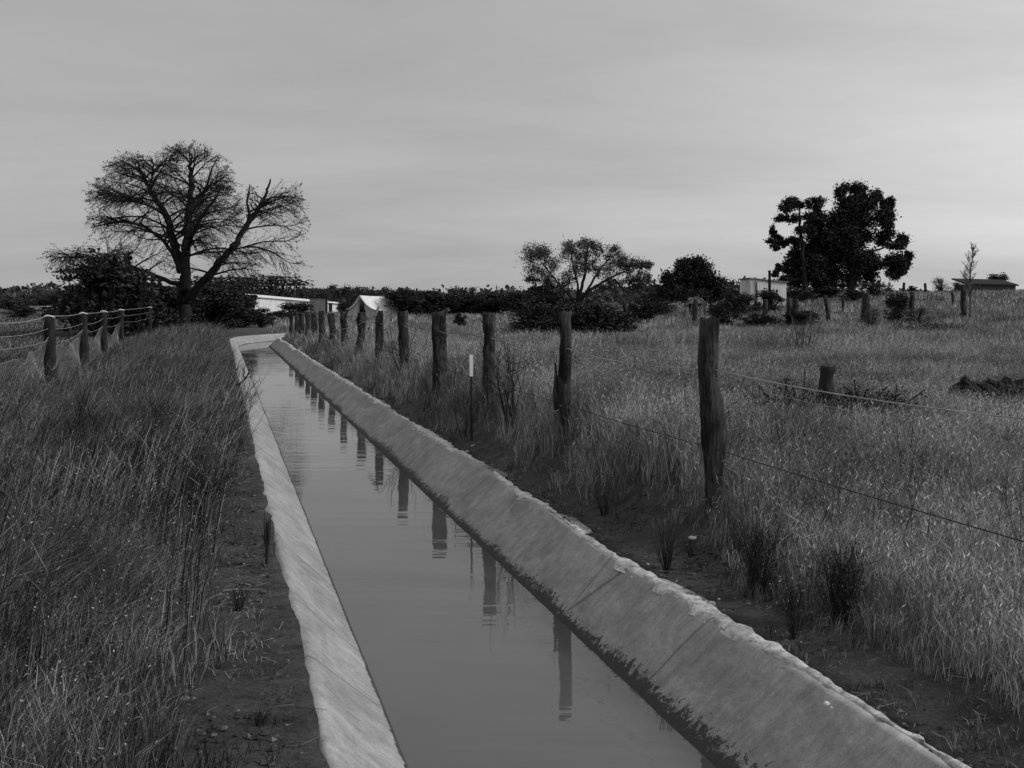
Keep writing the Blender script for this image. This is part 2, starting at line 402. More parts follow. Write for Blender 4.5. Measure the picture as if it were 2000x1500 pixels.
# lining with uneven rounded rims
fs = np.arange(0, S[-1], .12)
PX = np.interp(fs, S, path[:, 0]); PY = np.interp(fs, S, path[:, 1]); NX = np.interp(fs, S, nr[:, 0]); NY = np.interp(fs, S, nr[:, 1])
prof = [(-1.07, .08), (-1.04, .22), (-.95, .25), (-.915, .266), (-.89, .282), (-.868, .290), (-.835, .262), (-.76, .19), (-.65, .095), (-.543, 0), (-.43, -.14), (-.2, -.28), (0, -.3), (.2, -.28), (.43, -.14), (.543, 0), (.65, .095), (.76, .19), (.84, .262), (.876, .298), (.90, .306), (.915, .300), (.93, .288), (1.05, .280), (1.07, .10)]
V = []; UV = []
for k, (o, z) in enumerate(prof):
    sd_ = 0 if o < 0 else 1
    rim = max(0, (abs(o)-.6)/.33)
    wv = ((vnoise(fs*.55, fs*0+sd_*9, 21)-.5)*.07*rim + (vnoise(fs*2.6, fs*0+sd_*7, 22)-.5)*.035*rim)*(1 if sd_ else .35)
    belly = (vnoise(fs*.7, fs*0+3+sd_*5, 23)-.5)*.035*(1 if 0 < z < .28 else 0)
    ee = (vnoise(fs*5.5, fs*0+k, 24)-.5)*(.03 if abs(o) > .89 else .006)
    oo = o+(wv+ee)*(1 if o > 0 else -1)*1.0
    zz_ = z+(belly+(vnoise(fs*.9, fs*0+sd_*3, 25)-.5)*.02*rim*(.4 if abs(o) > .92 else 1) if z > .12 else 0)
    V.append(np.stack([PX+NX*oo, PY+NY*oo, np.full(len(fs), 0.)+zz_], 1)); UV.append(np.stack([fs, np.full(len(fs), o+1.0)], 1))
V = np.stack(V, 1).reshape(-1, 3); UV = np.stack(UV, 1).reshape(-1, 2); m_ = len(prof)
i = np.arange(len(fs)-1)[:, None]*m_; j = np.arange(m_-1)[None]
q = np.stack([i+j, i+j+1, i+m_+j+1, i+m_+j], -1).reshape(-1, 4)
org = (C0, 0, 0)
root = empty('irrigation_channel', org, 'long open concrete irrigation channel with sloping sides curving right in the distance', 'channel')
g = MB(); g.add(V, None, q); g.build('lining', M['concrete'], root, org, smooth=True, uv=UV)
# pale crumbly mortar along the rims
def mortar(side, off, wid, thr, name='mortar_edge'):
    g = MB(); s_ = np.arange(0, S[-1]-2, .03); X = np.interp(s_, S, path[:, 0]); Y = np.interp(s_, S, path[:, 1]); nx = np.interp(s_, S, nr[:, 0]); ny = np.interp(s_, S, nr[:, 1])
    wv = (vnoise(s_*.55, s_*0+(9 if side > 0 else 0), 21)-.5)*.07 + (vnoise(s_*2.6, s_*0+(7 if side > 0 else 0), 22)-.5)*.035
    w = wid*np.clip((vnoise(s_*.8, s_*0, 31+side)*1.3+vnoise(s_*4, s_*0, 32)*.5-thr), 0, 1)+.004
    rows = []
    for a, b_ in ((-.5, -.025), (-.3, .012), (0, .022), (.3, .014), (.5, -.03)):
        rag_ = (vnoise(s_*14, s_*0+a*10, 33)-.5)*.035*(1 if abs(a) > .2 else .3)
        o = (off+wv+a*w*2+rag_)*side
        z = .300+(vnoise(s_*.9, s_*0+(3 if side > 0 else 0), 25)-.5)*.02+b_*.7*np.clip(w/.03, 0, 1)-(.03*(w < .01))+(vnoise(s_*20, s_*0+a*7, 34)-.5)*.014
        rows.append(np.stack([X+nx*o, Y+ny*o, z], 1))
    V = np.stack(rows, 1).reshape(-1, 3); i = np.arange(len(s_)-1)[:, None]*5; j = np.arange(4)[None]
    g.add(V, None, np.stack([i+j, i+j+1, i+5+j+1, i+5+j], -1).reshape(-1, 4))
    o = g.build(name, M['mortar'], root, org, smooth=True); o['label'] = 'crumbly pale mortar crust along the right-hand rim'
mortar(1, .925, .060, .36)

# ------------------------------------------------------------------ grass
def edgeL(Y): return .34-.34*np.clip((14-Y)/9, 0, 1)-.04+(vnoise(Y*1.3, Y*0, 41)-.5)*.22
def edgeR(Y):
    b_ = np.interp(Y, [0, 4, 4.6, 5.2, 6.2, 7.5, 9, 11, 14, 20, 30, 45], [2.6, 2.5, 2.42, 2.48, 2.62, 2.56, 2.50, 2.44, 2.36, 2.30, 2.28, 2.28])
    return b_+(vnoise(Y*1.7, Y*0, 42)-.5)*.35
def sample(n, Y0, Y1, c0f, c1f):        # uniform over the wedge in view
    Y = np.sqrt(rng.random(n)*(Y1**2-Y0**2)+Y0**2); a = c0f(Y); b_ = c1f(Y)
    c = a+(b_-a)*rng.random(n); return c+K*Y, Y, c
def keep_clear(X, Y): return pdist(X, Y) > .95
EXCL = [GB(1612, 838), GB(1612, 838)+(-.1, -.5, 0), GB(1612, 838)+(-.35, -.3, 0), GB(1612, 838)+(.3, -.3, 0), GB(1885, 815), GB(1885, 815)+(.3, -.3, 0)]
# right-hand paddock
gr = MB()
bands = [(2.6, 7, 230000, .23, .0026), (7, 13, 320000, .28, .0033), (13, 26, 330000, .30, .0056), (26, 55, 230000, .32, .012), (55, 120, 150000, .32, .030)]
for (a, b_, n, h, w) in bands:
    X, Y, c = sample(n, a, b_, lambda Y: edgeR(Y)-.05, lambda Y: .75*Y+2.2)
    dn = vnoise(X*1.6, Y*1.6, 51)*.6+vnoise(X*5, Y*5, 52)*.4
    e = c-edgeR(Y)
    k = (rng.random(n) < np.clip(.35+dn*1.1, 0, 1)) & (rng.random(n) < np.clip(e*5+.15, 0, 1)) & keep_clear(X, Y)
    for q_ in EXCL: k &= (np.hypot(X-q_[0], Y-q_[1]) > .30) | (rng.random(n) < .25)
    X, Y, e, dn = X[k], Y[k], e[k], dn[k]; n = len(X)
    # tussocks: pull towards clump centres
    tx = np.floor(X*5)+.5+(vnoise(np.floor(X*5), np.floor(Y*5), 53)-.5); ty = np.floor(Y*5)+.5
    tx /= 5; ty /= 5
    pull = np.where(Y < 20, .45, .2); X = X+(tx-X)*pull*rng.random(n); Y = Y+(ty-Y)*pull*rng.random(n)
    hh = h*(.45+.75*rng.random(n))*np.clip(.42+e*1.5, .35, 1)*(.55+.9*dn)
    lean = rng.normal(size=(n, 2))*.36*hh[:, None]
    gr.blades(X, Y, T(X, Y)-.01, hh, w*(.6+.8*rng.random(n)), lean[:, 0]+.03, lean[:, 1])
    # nodding seed heads
    k = (rng.random(n) < .42) & (hh > h*.5) & (Y < 40)
    Cn = np.stack([X[k]+lean[k, 0]+.03, Y[k]+lean[k, 1], T(X[k], Y[k])+hh[k]*.96], 1)
    d_ = np.stack([rng.normal(size=k.sum())*.5+.2, rng.normal(size=k.sum())*.5, np.full(k.sum(), .6)], 1); d_ /= np.linalg.norm(d_, axis=1)[:, None]
    ln = (.010+.014*rng.random(k.sum()))[:, None]*(w/.005)**.35; sd2 = np.cross(d_, rng.normal(size=d_.shape)); sd2 /= np.linalg.norm(sd2, axis=1)[:, None]
    Vh = np.stack([Cn-d_*ln, Cn+sd2*ln*.13, Cn+d_*ln, Cn-sd2*ln*.13], 1).reshape(-1, 3)
    gr.add(Vh, None, np.arange(len(Vh)).reshape(-1, 4))
tag(gr.build('dry_grass', M['dry_grass']), 'dry pale pasture grass covering the paddock right of the channel', 'grass', kind='stuff')

# left-hand bank and paddock
gl = MB()
bands = [(1.9, 6, 150000, .44, .0028), (6, 14, 200000, .44, .0036), (14, 30, 170000, .44, .007), (30, 60, 90000, .46, .015), (60, 130, 60000, .35, .04)]
for (a, b_, n, h, w) in bands:
    X, Y, c = sample(n, a, b_, lambda Y: -.2*Y-1.6, lambda Y: edgeL(Y)+.02)
    dn = vnoise(X*1.9, Y*1.2, 61)*.6+vnoise(X*5, Y*4, 62)*.4
    e = edgeL(Y)-c
    fieldd = np.clip((-c-2.2)/.8, 0, 1)                       # beyond the fence: short pasture
    k = (rng.random(n) < np.clip(.1+dn*1.3, 0, 1)) & (rng.random(n) < np.clip(e*3+.12, 0, 1)) & keep_clear(X, Y)
    X, Y, e, dn, fieldd = X[k], Y[k], e[k], dn[k], fieldd[k]; n = len(X)
    tx = (np.floor(X*4)+.5+(vnoise(np.floor(X*4), np.floor(Y*4), 63)-.5))/4; ty = (np.floor(Y*4)+.5)/4
    X = X+(tx-X)*.55*rng.random(n); Y = Y+(ty-Y)*.55*rng.random(n)
    hh = h*(.35+.85*rng.random(n)**.8)*np.clip(.3+e*1.0, .3, 1)*(.5+.9*dn)*(1-.6*fieldd)
    hh *= np.where(Y < 4, .75, 1)*np.where((Y > 22) & (X-K*Y > -2.3), 1.25, 1); hh = np.minimum(hh, .68)
    lean = rng.normal(size=(n, 2))*.36*hh[:, None]; lean[:, 0] += hh*(.16+.30*vnoise(X*.9, Y*.9, 64))
    gl.blades(X, Y, T(X, Y)-.01, hh, w*(.5+.8*rng.random(n)), lean[:, 0], lean[:, 1], .5)
    k = (rng.random(n) < .22) & (hh > .2) & (Y < 35)
    Cn = np.stack([X[k]+lean[k, 0], Y[k]+lean[k, 1], T(X[k], Y[k])+hh[k]*.9], 1)
    gl.leaves(Cn+rng.normal(size=Cn.shape)*.01, (.003+.006*rng.random(len(Cn)))*(w/.0045)**.35, .4)
    k = (rng.random(n) < .30) & (hh > .2) & (Y < 30)
    fr = rng.random(k.sum()); Cn = np.stack([X[k]+lean[k, 0]*fr**1.5, Y[k]+lean[k, 1]*fr**1.5, T(X[k], Y[k])+hh[k]*fr*.9], 1)
    gl.leaves(Cn, (.005+.010*rng.random(len(Cn)))*(w/.0045)**.35, .2)
tag(gl.build('tall_weeds', M['weeds']), 'tall rank weeds and wild grass on the left bank of the channel', 'weeds', kind='stuff')

# crumbs of soil and gravel on the bare strips
def blobs(X, Y, r, seed=1):
    n = len(X); base = np.array([[1, 0, 0], [-1, 0, 0], [0, 1, 0], [0, -1, 0], [0, 0, 1], [0, 0, -1]], float)
    f = np.array([[0, 2, 4], [2, 1, 4], [1, 3, 4], [3, 0, 4], [2, 0, 5], [1, 2, 5], [3, 1, 5], [0, 3, 5]])
    J = 1+.5*(rng.random((n, 6, 1))-.5); V = base[None]*J*r[:, None, None]*np.array([1, 1, .6])
    th = rng.random(n)*6.28; co, si = np.cos(th)[:, None], np.sin(th)[:, None]
    V = np.stack([V[..., 0]*co-V[..., 1]*si, V[..., 0]*si+V[..., 1]*co, V[..., 2]], -1)
    V += np.stack([X, Y, T(X, Y)+r*.25], 1)[:, None]
    return V.reshape(-1, 3), (f[None]+np.arange(n)[:, None, None]*6).reshape(-1, 3)
gc = MB()
NC = 26000; Y = 2.2+rng.random(NC)**1.5*26; c = np.where(rng.random(NC) < .5, 2.16+rng.random(NC)*.8, .27-rng.random(NC)*.6)
X = c+K*Y; k = pdist(X, Y) > .925; X, Y = X[k], Y[k]; r = .0025+.016*rng.random(len(X))**5
V, f = blobs(X, Y, r); gc.add(V, f)
M['crumb'] = foliage_mat('soil_crumb', .035, .16)
tag(gc.build('soil_crumbs', M['crumb']), 'loose crumbs of earth and gravel on the bare bank', 'gravel', kind='stuff')

# straw, twigs and sprigs littering the bare strips, plus coarse stalks among the weeds
gt = MB(); n = 5200; Y = 2.2+rng.random(n)**1.4*22; c = np.where(rng.random(n) < .55, 2.2+rng.random(n)*.6, .26-rng.random(n)*.5); X = c+K*Y
k = pdist(X, Y) > .93; X, Y = X[k], Y[k]; n = len(X); A = np.stack([X, Y, T(X, Y)+.006], 1); th = rng.random(n)*6.283; ln = .02+.10*rng.random(n)**3
gt.prisms(A, A+np.stack([np.cos(th)*ln, np.sin(th)*ln, rng.random(n)*.012], 1), .0012, .0008)
n = 2600; Y = 2.4+rng.random(n)**1.2*22; c = np.where(rng.random(n) < .6, 2.25+rng.random(n)*.5, .2-rng.random(n)*.4); X = c+K*Y
k = (pdist(X, Y) > .95) & (vnoise(X*4, Y*4, 81) > .55); X, Y = X[k], Y[k]; n = len(X); X = np.repeat(X, 7)+rng.normal(size=n*7)*.012; Y = np.repeat(Y, 7)+rng.normal(size=n*7)*.012; n = len(X)
hh = .02+.05*rng.random(n); gt.blades(X, Y, T(X, Y), hh, .003, rng.normal(size=n)*hh*.7, rng.normal(size=n)*hh*.7)
tag(gt.build('litter', M['weeds']), 'straw, twigs and tiny sprigs scattered over the bare banks', 'litter', kind='stuff')
gs = MB(); n = 5200; Y = 2.0+rng.random(n)**1.1*15; cL = edgeL(Y)-.05; c = cL-rng.random(n)*(.2*Y+1.2+cL)
X = c+K*Y; ok = vnoise(X*1.2, Y*.8, 82) > .38; X, Y = X[ok], Y[ok]; n = len(X)
h = (.35+.35*rng.random(n))*np.where(Y < 4, .8, 1); lx = h*(.10+.45*rng.random(n)*vnoise(X*.9, Y*.9, 64)*1.6); ly = rng.normal(size=n)*h*.15
A = np.stack([X, Y, T(X, Y)], 1); Mi = A+np.stack([lx*.35, ly*.35, h*.55], 1); E_ = A+np.stack([lx, ly, h], 1)
gs.prisms(A, Mi, .0032, .0024); gs.prisms(Mi, E_, .0024, .0010)
for _ in range(5):
    f_ = rng.random(n)[:, None]*.55+.4; Q = Mi+(E_-Mi)*(f_-.4)/.6*1.0; L_ = (.05+.10*rng.random(n))[:, None]
    d_ = np.stack([rng.normal(size=n)*.5+.25, rng.normal(size=n)*.4, .6+.3*rng.random(n)], 1); gs.prisms(Q, Q+d_*L_, .0014, .0006)
    gs.leaves(Q+d_*L_, .004+.006*rng.random(n), .35)
M['stalk'] = foliage_mat('dead_stalk', .012, .34, .1, .7, 1.6)
tag(gs.build('dead_stalks', M['stalk']), 'coarse branching dead weed stalks rising through the left-hand weeds', 'weeds', kind='stuff')
gs = MB(); n = 5200; X, Y, c = sample(n, 2.8, 20, lambda Y: edgeR(Y)+.05, lambda Y: .75*Y+1.5)
ok = (vnoise(X*.9, Y*.9, 83) > .58) & keep_clear(X, Y); X, Y = X[ok], Y[ok]; n = len(X); h = .22+.25*rng.random(n); lx = rng.normal(size=n)*h*.2; ly = rng.normal(size=n)*h*.2
A = np.stack([X, Y, T(X, Y)], 1); E_ = A+np.stack([lx, ly, h], 1); gs.prisms(A, E_, .0024, .001)
for _ in range(6):
    Q = A+(E_-A)*(.35+.6*rng.random(n))[:, None]; d_ = np.stack([rng.normal(size=n)*.6, rng.normal(size=n)*.6, .5+.4*rng.random(n)], 1)*(.03+.06*rng.random(n))[:, None]
    gs.prisms(Q, Q+d_, .0013, .0006); gs.leaves(Q+d_, .004+.006*rng.random(n), .4)
tag(gs.build('paddock_weeds', M['stalk']), 'patches of twiggy dark weeds through the dry paddock grass', 'weeds', kind='stuff')

# ------------------------------------------------------------------ posts and fences
def post_mesh(base, prof, depth_r=.065, seed=0, sides=12, knots=3):
    """prof: (z above base, x offset, half width); a rough split post"""
    r_ = np.random.default_rng(seed); prof = np.array(prof, float)
    zs = np.unique(np.concatenate([np.arange(prof[0, 0], prof[-1, 0], .035), [prof[-1, 0]]]))
    ox = np.interp(zs, prof[:, 0], prof[:, 1]); hw_ = np.interp(zs, prof[:, 0], prof[:, 2])
    th = np.arange(sides)*2*math.pi/sides
    sq = 1/np.maximum(np.abs(np.cos(th)), np.abs(np.sin(th)))**.55       # squarish section
    fl = 1+.12*(r_.random(sides)-.5)                                    # flutes run the whole length
    n1 = np.array([[vnoise(z*4+seed*3, tt*1.4, seed) for tt in range(sides)] for z in zs])-.5
    n2 = np.array([[vnoise(z*14+seed*3, tt*2.4, seed+5) for tt in range(sides)] for z in zs])-.5
    Rr = sq*fl*(1+.18*n1+.12*n2)
    kn = np.zeros_like(Rr)
    for _ in range(knots):
        kz = r_.uniform(.3, prof[-1, 0]-.05); kt = r_.integers(sides)
        dz = (zs[:, None]-kz)/.05; dt = ((np.arange(sides)[None]-kt+sides/2) % sides-sides/2)/1.3
        kn += r_.choice([-.35, .22])*np.exp(-dz**2-dt**2)
    Rr = Rr*(1+kn)
    V = np.stack([ox[:, None]+hw_[:, None]*Rr*np.cos(th), (depth_r*(hw_/hw_.max())**.5)[:, None]*Rr*np.sin(th), np.repeat(zs[:, None], sides, 1)], -1)
    V[-1, :, 2] += (r_.random(sides)-.5)*.035; V[-2, :, 2] -= .01
    V = V.reshape(-1, 3); n = len(zs)
    top = V[-sides:].mean(0); top[2] -= .004; V = np.vstack([V, top])
    i = np.arange(n-1)[:, None]*sides; j = np.arange(sides)[None]; j2 = (j+1) % sides
    q = np.stack([i+j, i+j2, i+sides+j2, i+sides+j], -1).reshape(-1, 4)
    g = MB(); g.add(V+np.asarray(base), [[n*sides, (n-1)*sides+k, (n-1)*sides+(k+1) % sides] for k in range(sides)], q)
    return g
def catenary(A, B, sag, n=10):
    tt = np.linspace(0, 1, n)[:, None]; P_ = A+(B-A)*tt; P_[:, 2:] -= sag*4*tt*(1-tt); return P_

def pxprof(rows, u0, Y, zb):
    out = []
    bot = rows[-1]; out.append((0, ((bot[1]+bot[2])/2-u0)/F*Y, (bot[2]-bot[1])/2/F*Y))
    for v, a, b_ in rows: out.append((EYE-(v-HY)/F*Y-zb, ((a+b_)/2-u0)/F*Y, (b_-a)/2/F*Y*.93))
    return sorted(q for q in out if q[0] >= 0)
FU = [1390, 1103, 955, 857, 790, 741, 703, 674, 650, 629, 614, 600, 589, 579, 570]
FC = 2.8
f0 = np.array([FC+K*6.4, 6.4, GZ])
fence = empty('post_and_wire_fence', f0, 'fence of weathered split posts and wire beside the right side of the channel', 'fence')
special = {0: [(622, 1366, 1405), (700, 1361, 1404), (740, 1363, 1406), (780, 1365, 1411), (850, 1369, 1419), (900, 1374, 1414), (960, 1376, 1404), (1000, 1377, 1401), (1100, 1377, 1401)],
           1: [(610, 1091, 1118), (640, 1092, 1117), (668, 1095, 1116), (674, 1093, 1116), (700, 1092, 1117), (740, 1089, 1116), (790, 1089, 1116), (870, 1090, 1116)],
           2: [(612, 941, 967), (645, 941, 968), (650, 945, 965), (655, 944, 966), (690, 941, 968), (735, 940, 967), (800, 941, 966)],
           3: [(610, 842, 872), (660, 843, 873), (690, 844, 873), (760, 844, 872)]}
post_pos = []
tops_v = [622, 610, 612, 610, 608, 607, 611, 609, 612, 608, 611, 609, 612, 610, 611]
bases_h = {}
for i_, u in enumerate(FU):
    Y = FC*F/(u-430); X = (u-CX)/F*Y; zb = float(T(X, Y))-.12; base = np.array([X, Y, zb])
    if i_ in special: pr = pxprof(special[i_], u, Y, zb)
    else:
        zt = EYE-(tops_v[i_]-HY)/F*Y-zb; w0 = random.uniform(.075, .105); ln = random.uniform(-.04, .04)
        pr = [(0, 0, w0), (zt*.3, random.uniform(-.015, .015), w0*random.uniform(.85, 1.1)), (zt*.6, ln*.5+random.uniform(-.01, .02), w0*random.uniform(.75, 1.05)), (zt*.85, ln, w0*random.uniform(.85, 1.15)), (zt, ln, w0*random.uniform(.85, 1.0))]
    g = post_mesh(base, pr, .06 if i_ else .075, seed=i_+3, sides=14 if i_ < 4 else 10, knots=4 if i_ < 5 else 2)
    if i_ == 1:          # splinter standing off the left side
        g.tube([P(1088, 800, Y), P(1085, 770, Y-.02), P(1086, 740, Y), P(1085, 708, Y)], [.03, .022, .018, .006], 5, wob=.3)
    if i_ == 3:          # second split slab against the post
        g.tube([P(869, 760, Y+.1), P(868, 700, Y+.1), P(867, 611, Y+.1)], [.04, .035, .03], 6, wob=.25)
    o = g.build('fence_post', M['timber'], fence, f0, smooth=True)
    if i_ == 0: o['label'] = 'thick dark post nearest the camera, slightly bent'
    if i_ == 1: o['label'] = 'split post with a splinter standing off its left side'
    post_pos.append(base)
    if i_ == 5:
        g = MB(); g.tube([P(739, 601, Y-.1), P(730, 622, Y-.6), P(720, 642, Y-1.0)], [.022, .022, .02], 6)
        g.build('brace', M['bark_grey'], fence, f0)
def run_wire(zt, r, sag, name, m, idx, jit=.02, lead=None):
    g = MB(); pts = []
    pp = [post_pos[k] for k in idx]
    pp = ([lead] if lead is not None else [])+pp
    for a, b_ in zip(pp[:-1], pp[1:]):
        A = np.array([a[0], a[1], zt+random.uniform(-jit, jit)]) if not pts else pts[-1][-1]
        B = np.array([b_[0], b_[1], zt+random.uniform(-jit, jit)])
        c_ = catenary(A, B, sag*random.uniform(.5, 1.4), 14); pts.append(c_)
    Pp = np.vstack([q_ if k == 0 else q_[1:] for k, q_ in enumerate(pts)])
    Pp[:, 1] -= .07 if 0 else 0
    g.tube(Pp, r, 5); return g
near_end = np.array([FC+K*3.4, 3.4, GZ])
allp = list(range(15))
g = run_wire(1.315, .0030, .035, 'wire', M['wire'], allp, .008, near_end)
def barbs(g, Y0, Y1, z, step=.12):
    for Y in np.arange(Y0, Y1, step):
        X = FC+K*Y; a = rng.normal(size=3); a /= np.linalg.norm(a); c_ = np.array([X, Y, z]); g.tube([c_-a*.012, c_+a*.012], .0015, 3)
g.build('wire', M['wire'], fence, f0)
g = run_wire(.865, .0028, .01, 'wire', M['wire_dark'], allp[:6], .004, near_end); g.build('wire', M['wire_dark'], fence, f0)
g = run_wire(1.27, .0008, .10, 'wire', M['wire'], allp[:4], .01, near_end); g.build('wire', M['wire'], fence, f0)
# loose end near the far posts
g = MB(); g.tube([P(737, 615, 19), P(690, 640, 22), P(650, 645, 26)], .004, 4); g.build('wire', M['wire'], fence, f0)

# left fence with netting
LC = -2.5; LY = [12.2, 16.5, 20.6, 24.2, 28.5, 40, 58]
l0 = np.array([LC+K*16.5, 16.5, GZ]); lf = empty('netting_fence', l0, 'fence of dark posts with a bright top wire and sagging netting left of the weeds', 'fence')
lp = []
for k, Y in enumerate(LY):
    X = LC+K*Y; zb = float(T(X, Y))-.1; zt = 1.47-zb-.02; w0 = [.075, .078, .068, .06, .048, .05, .05][k]
    pr = [(0, .02, w0*1.15), (zt*.4, .01, w0*1.1), (zt*.7, 0, w0), (zt*.93, 0, w0*.95), (zt, .0, w0*.75)]
    po = post_mesh(np.array([X, Y, zb]), pr, .07, seed=40+k, sides=10).build('fence_post', M['bark'], lf, l0, smooth=True)
    lp.append(np.array([X, Y, 1.46]))
    if 1 <= k <= 6:
        g = MB(); b0 = np.array([X, Y-.03, 1.475])
        g.tube([b0+(-.07, 0, .0), b0+(-.02, 0, .012), b0+(.05, 0, 0), b0+(.09, 0, -.015)], [.008, .016, .014, .006], 5, wob=.4)
        tie = g.build('wire_tie', M['white_paint'], po, l0)
def lwire(z, r, jit, sag):
    g = MB(); pts = []
    for a, b_ in zip(lp[:-1], lp[1:]):
        A = np.array([a[0], a[1]-.05, z+random.uniform(-jit, jit)]) if not pts else pts[-1][-1]; B = np.array([b_[0], b_[1]-.05, z+random.uniform(-jit, jit)])
        pts.append(catenary(A, B, sag*random.uniform(.2, 1.5), 10))
    g.tube(np.vstack([q_ if k == 0 else q_[1:] for k, q_ in enumerate(pts)]), r, 5); g.build('wire', M['wire'], lf, l0)
lwire(1.478, .0052, .015, .03); lwire(1.31, .0032, .02, .04); lwire(1.14, .0026, .05, .06)
# netting: two families of slanting strands on a drooping sheet
for k in range(1, 5):
    A, B = lp[k-1], lp[k]; L = np.linalg.norm((B-A)[:2]); g = MB()
    def net(s_, t_):                    # s along, t up 0..1
        q_ = A+(B-A)*s_; topz = 1.12-.20*math.sin(math.pi*min(1, max(0, s_)))**.85+.04*math.sin(s_*19+k); z = GZ+.02+(topz-GZ)*t_
        bow = .16*math.sin(math.pi*s_)*(1-t_)+.05*math.sin(s_*9+t_*4)
        return np.array([q_[0]+bow, q_[1]-.09, z])
    N = int(L/.085)
    for a in range(-9, N+9):
        for sg in (1, -1):
            pts = [net((a+sg*8*tt)/N, tt) for tt in np.linspace(0, 1, 7) if 0 <= (a+sg*8*tt)/N <= 1]
            if len(pts) > 1: g.tube(pts, .0014, 3, cap=False)
    g.tube([net(s_, 1.0) for s_ in np.linspace(0, 1, 16)], .0038, 4)
    g.tube([net(s_, .52+.1*math.sin(s_*6)) for s_ in np.linspace(0, 1, 14)], .002, 4)
    g.build('netting_panel', M['netting'], lf, l0)
for s_, zt in ((.35, .7), (.62, .75)):
    pass

# paddock fence far right and posts on the skyline
def far_fence(name, label, items, wires=()):
    p0 = GB(items[0][0], items[0][2]); rt = empty(name, p0, label, 'fence'); pp = []
    for k, (u, vt, vb, w, ln) in enumerate(items):
        b_ = GB(u, vb); Y = b_[1]; h = (vb-vt)/F*Y; hw_ = w/2/F*Y; b_[2] -= .06
        pr = [(0, 0, hw_*1.1), (h*.5, ln*.4*h, hw_), (h*.9, ln*h, hw_*.95), (h+.06, ln*h, hw_*.8)]
        post_mesh(b_, pr, hw_*.8, seed=60+k+int(u), sides=8, knots=1).build('fence_post', M['timber'], rt, p0, smooth=True)
        pp.append(b_+(0, 0, h))
    for fr in wires:
        g = MB()
        for a, b_ in zip(pp[:-1], pp[1:]): g.tube(catenary(a-(0, 0, fr), b_-(0, 0, fr), .08, 8), .006, 4)
        g.build('wire', M['wire_dark'], rt, p0)
    return rt
far_fence('paddock_fence', 'straggling row of grey posts crossing the paddock in front of the dark conifers',
          [(1356, 585, 632, 9, .05), (1495, 585, 636, 11, 0), (1541, 583, 640, 10, 0), (1552, 584, 642, 14, .04), (1619, 577, 632, 8, -.12), (1690, 574, 634, 16, .03), (1779, 570, 622, 10, .05), (1882, 566, 626, 11, .0)], (.25, .7))
far_fence('boundary_fence', 'thin line of posts standing against the sky on the rise at right',
          [(1646, 580, 614, 4, .02), (1752, 569, 590, 4, .0), (1765, 552, 574, 5, .03), (1808, 553, 576, 5, -.05), (1842, 542, 574, 4, -.12), (1862, 570, 598, 5, -.08)])

# white topped survey stake beside the bare strip
b0 = np.array([2.45+K*11, 11.0, GZ]); b0[0] = (921-CX)/F*11
st = empty('marker_stake', b0, 'thin upright marker stake with a white painted top, standing by the channel edge', 'stake')
g = MB(); g.tube([b0-(0, 0, .05), P(921, 800, 11), P(920, 735, 11)], [.013, .012, .011], 6); g.build('shaft', M['bark'], st, b0)
g = MB(); pa, pb = P(921, 735, 11), P(920, 693, 11); g.box((pa+pb)/2, (.034, .014, pb[2]-pa[2]), .1); g.build('painted_top', M['white_paint'], st, b0)

# ------------------------------------------------------------------ trees
def limb(g, pts, r0, r1, sides=7, sub=5, wob=.12):
    pts = np.asarray(pts, float); n = len(pts); tt = np.linspace(0, n-1, (n-1)*sub+1)
    out = np.stack([np.interp(tt, np.arange(n), pts[:, k]) for k in range(3)], 1)
    for _ in range(2): out[1:-1] = (out[:-2]+2*out[1:-1]+out[2:])/4
    out[1:-1] += rng.normal(size=out[1:-1].shape)*r0*.12
    g.tube(out, np.linspace(1, 0, len(out))**.8*(r0-r1)+r1, sides, wob=wob); return out

def clump_tree(name, label, Y, base_uv, trunks, clumps, leaf, nleaf, lm, bm=None, lsub=9, thick=.8, trunk_r=.16, sig=.26, group=None):
    b_ = GB(*base_uv) if Y is None else np.array([(base_uv[0]-CX)/F*Y, Y, 0.])
    Y = b_[1]; b_[2] = float(T(b_[0], Y)); rt = empty(name, b_, label, 'tree', group)
    g = MB(); ends = []
    for tr in trunks:
        pts = [P(u, v, Y+dy) for (u, v, dy) in tr['p']]
        if tr.get('root', False): pts[0] = b_-(0, 0, .15)
        ends.append(limb(g, pts, tr['r'], tr.get('r1', tr['r']*.3)))
    allp = np.vstack(ends); fo = MB()
    for (u, v, ru, rv) in clumps:
        rx = ru/F*Y; rz = rv/F*Y; dy = rng.uniform(-1, 1)*thick*abs(rx)*1.2
        c_ = P(u, v, Y); c_[1] += dy
        d_ = np.linalg.norm(allp-c_, axis=1)+np.where(allp[:, 2] > c_[2], 3*rz, 0); a = allp[np.argmin(d_)]
        mid = (a+c_)/2+rng.normal(size=3)*.12*rx+np.array([0, 0, -.15*rz])
        limb(g, [a, mid, c_], trunk_r*.22, trunk_r*.05, 5, 3)
        for _ in range(5):
            e_ = c_+rng.normal(size=3)*np.array([rx, rx, rz])*.6; g.tube([c_, (c_+e_)/2+rng.normal(size=3)*.05, e_], [trunk_r*.08, trunk_r*.05, .008], 4)
        k = lsub; sc = rng.normal(size=(k, 3)); sc /= np.linalg.norm(sc, axis=1)[:, None]; sc *= (rng.random((k, 1))**.45)*.82
        m_ = int(nleaf*(.5+ru*rv/900)); w_ = rng.integers(0, k, m_)
        L = sc[w_]+rng.normal(size=(m_, 3))*sig*np.clip(.6+.6*rng.random(k)[w_][:, None], .5, 1.2)
        fo.leaves(c_+L*np.array([rx, rx*.9, rz]), leaf*(.6+.8*rng.random(m_)), .5)
    g.build('trunk', bm or M['bark'], rt, b_, smooth=True); fo.build('crown', lm, rt, b_)
    return rt

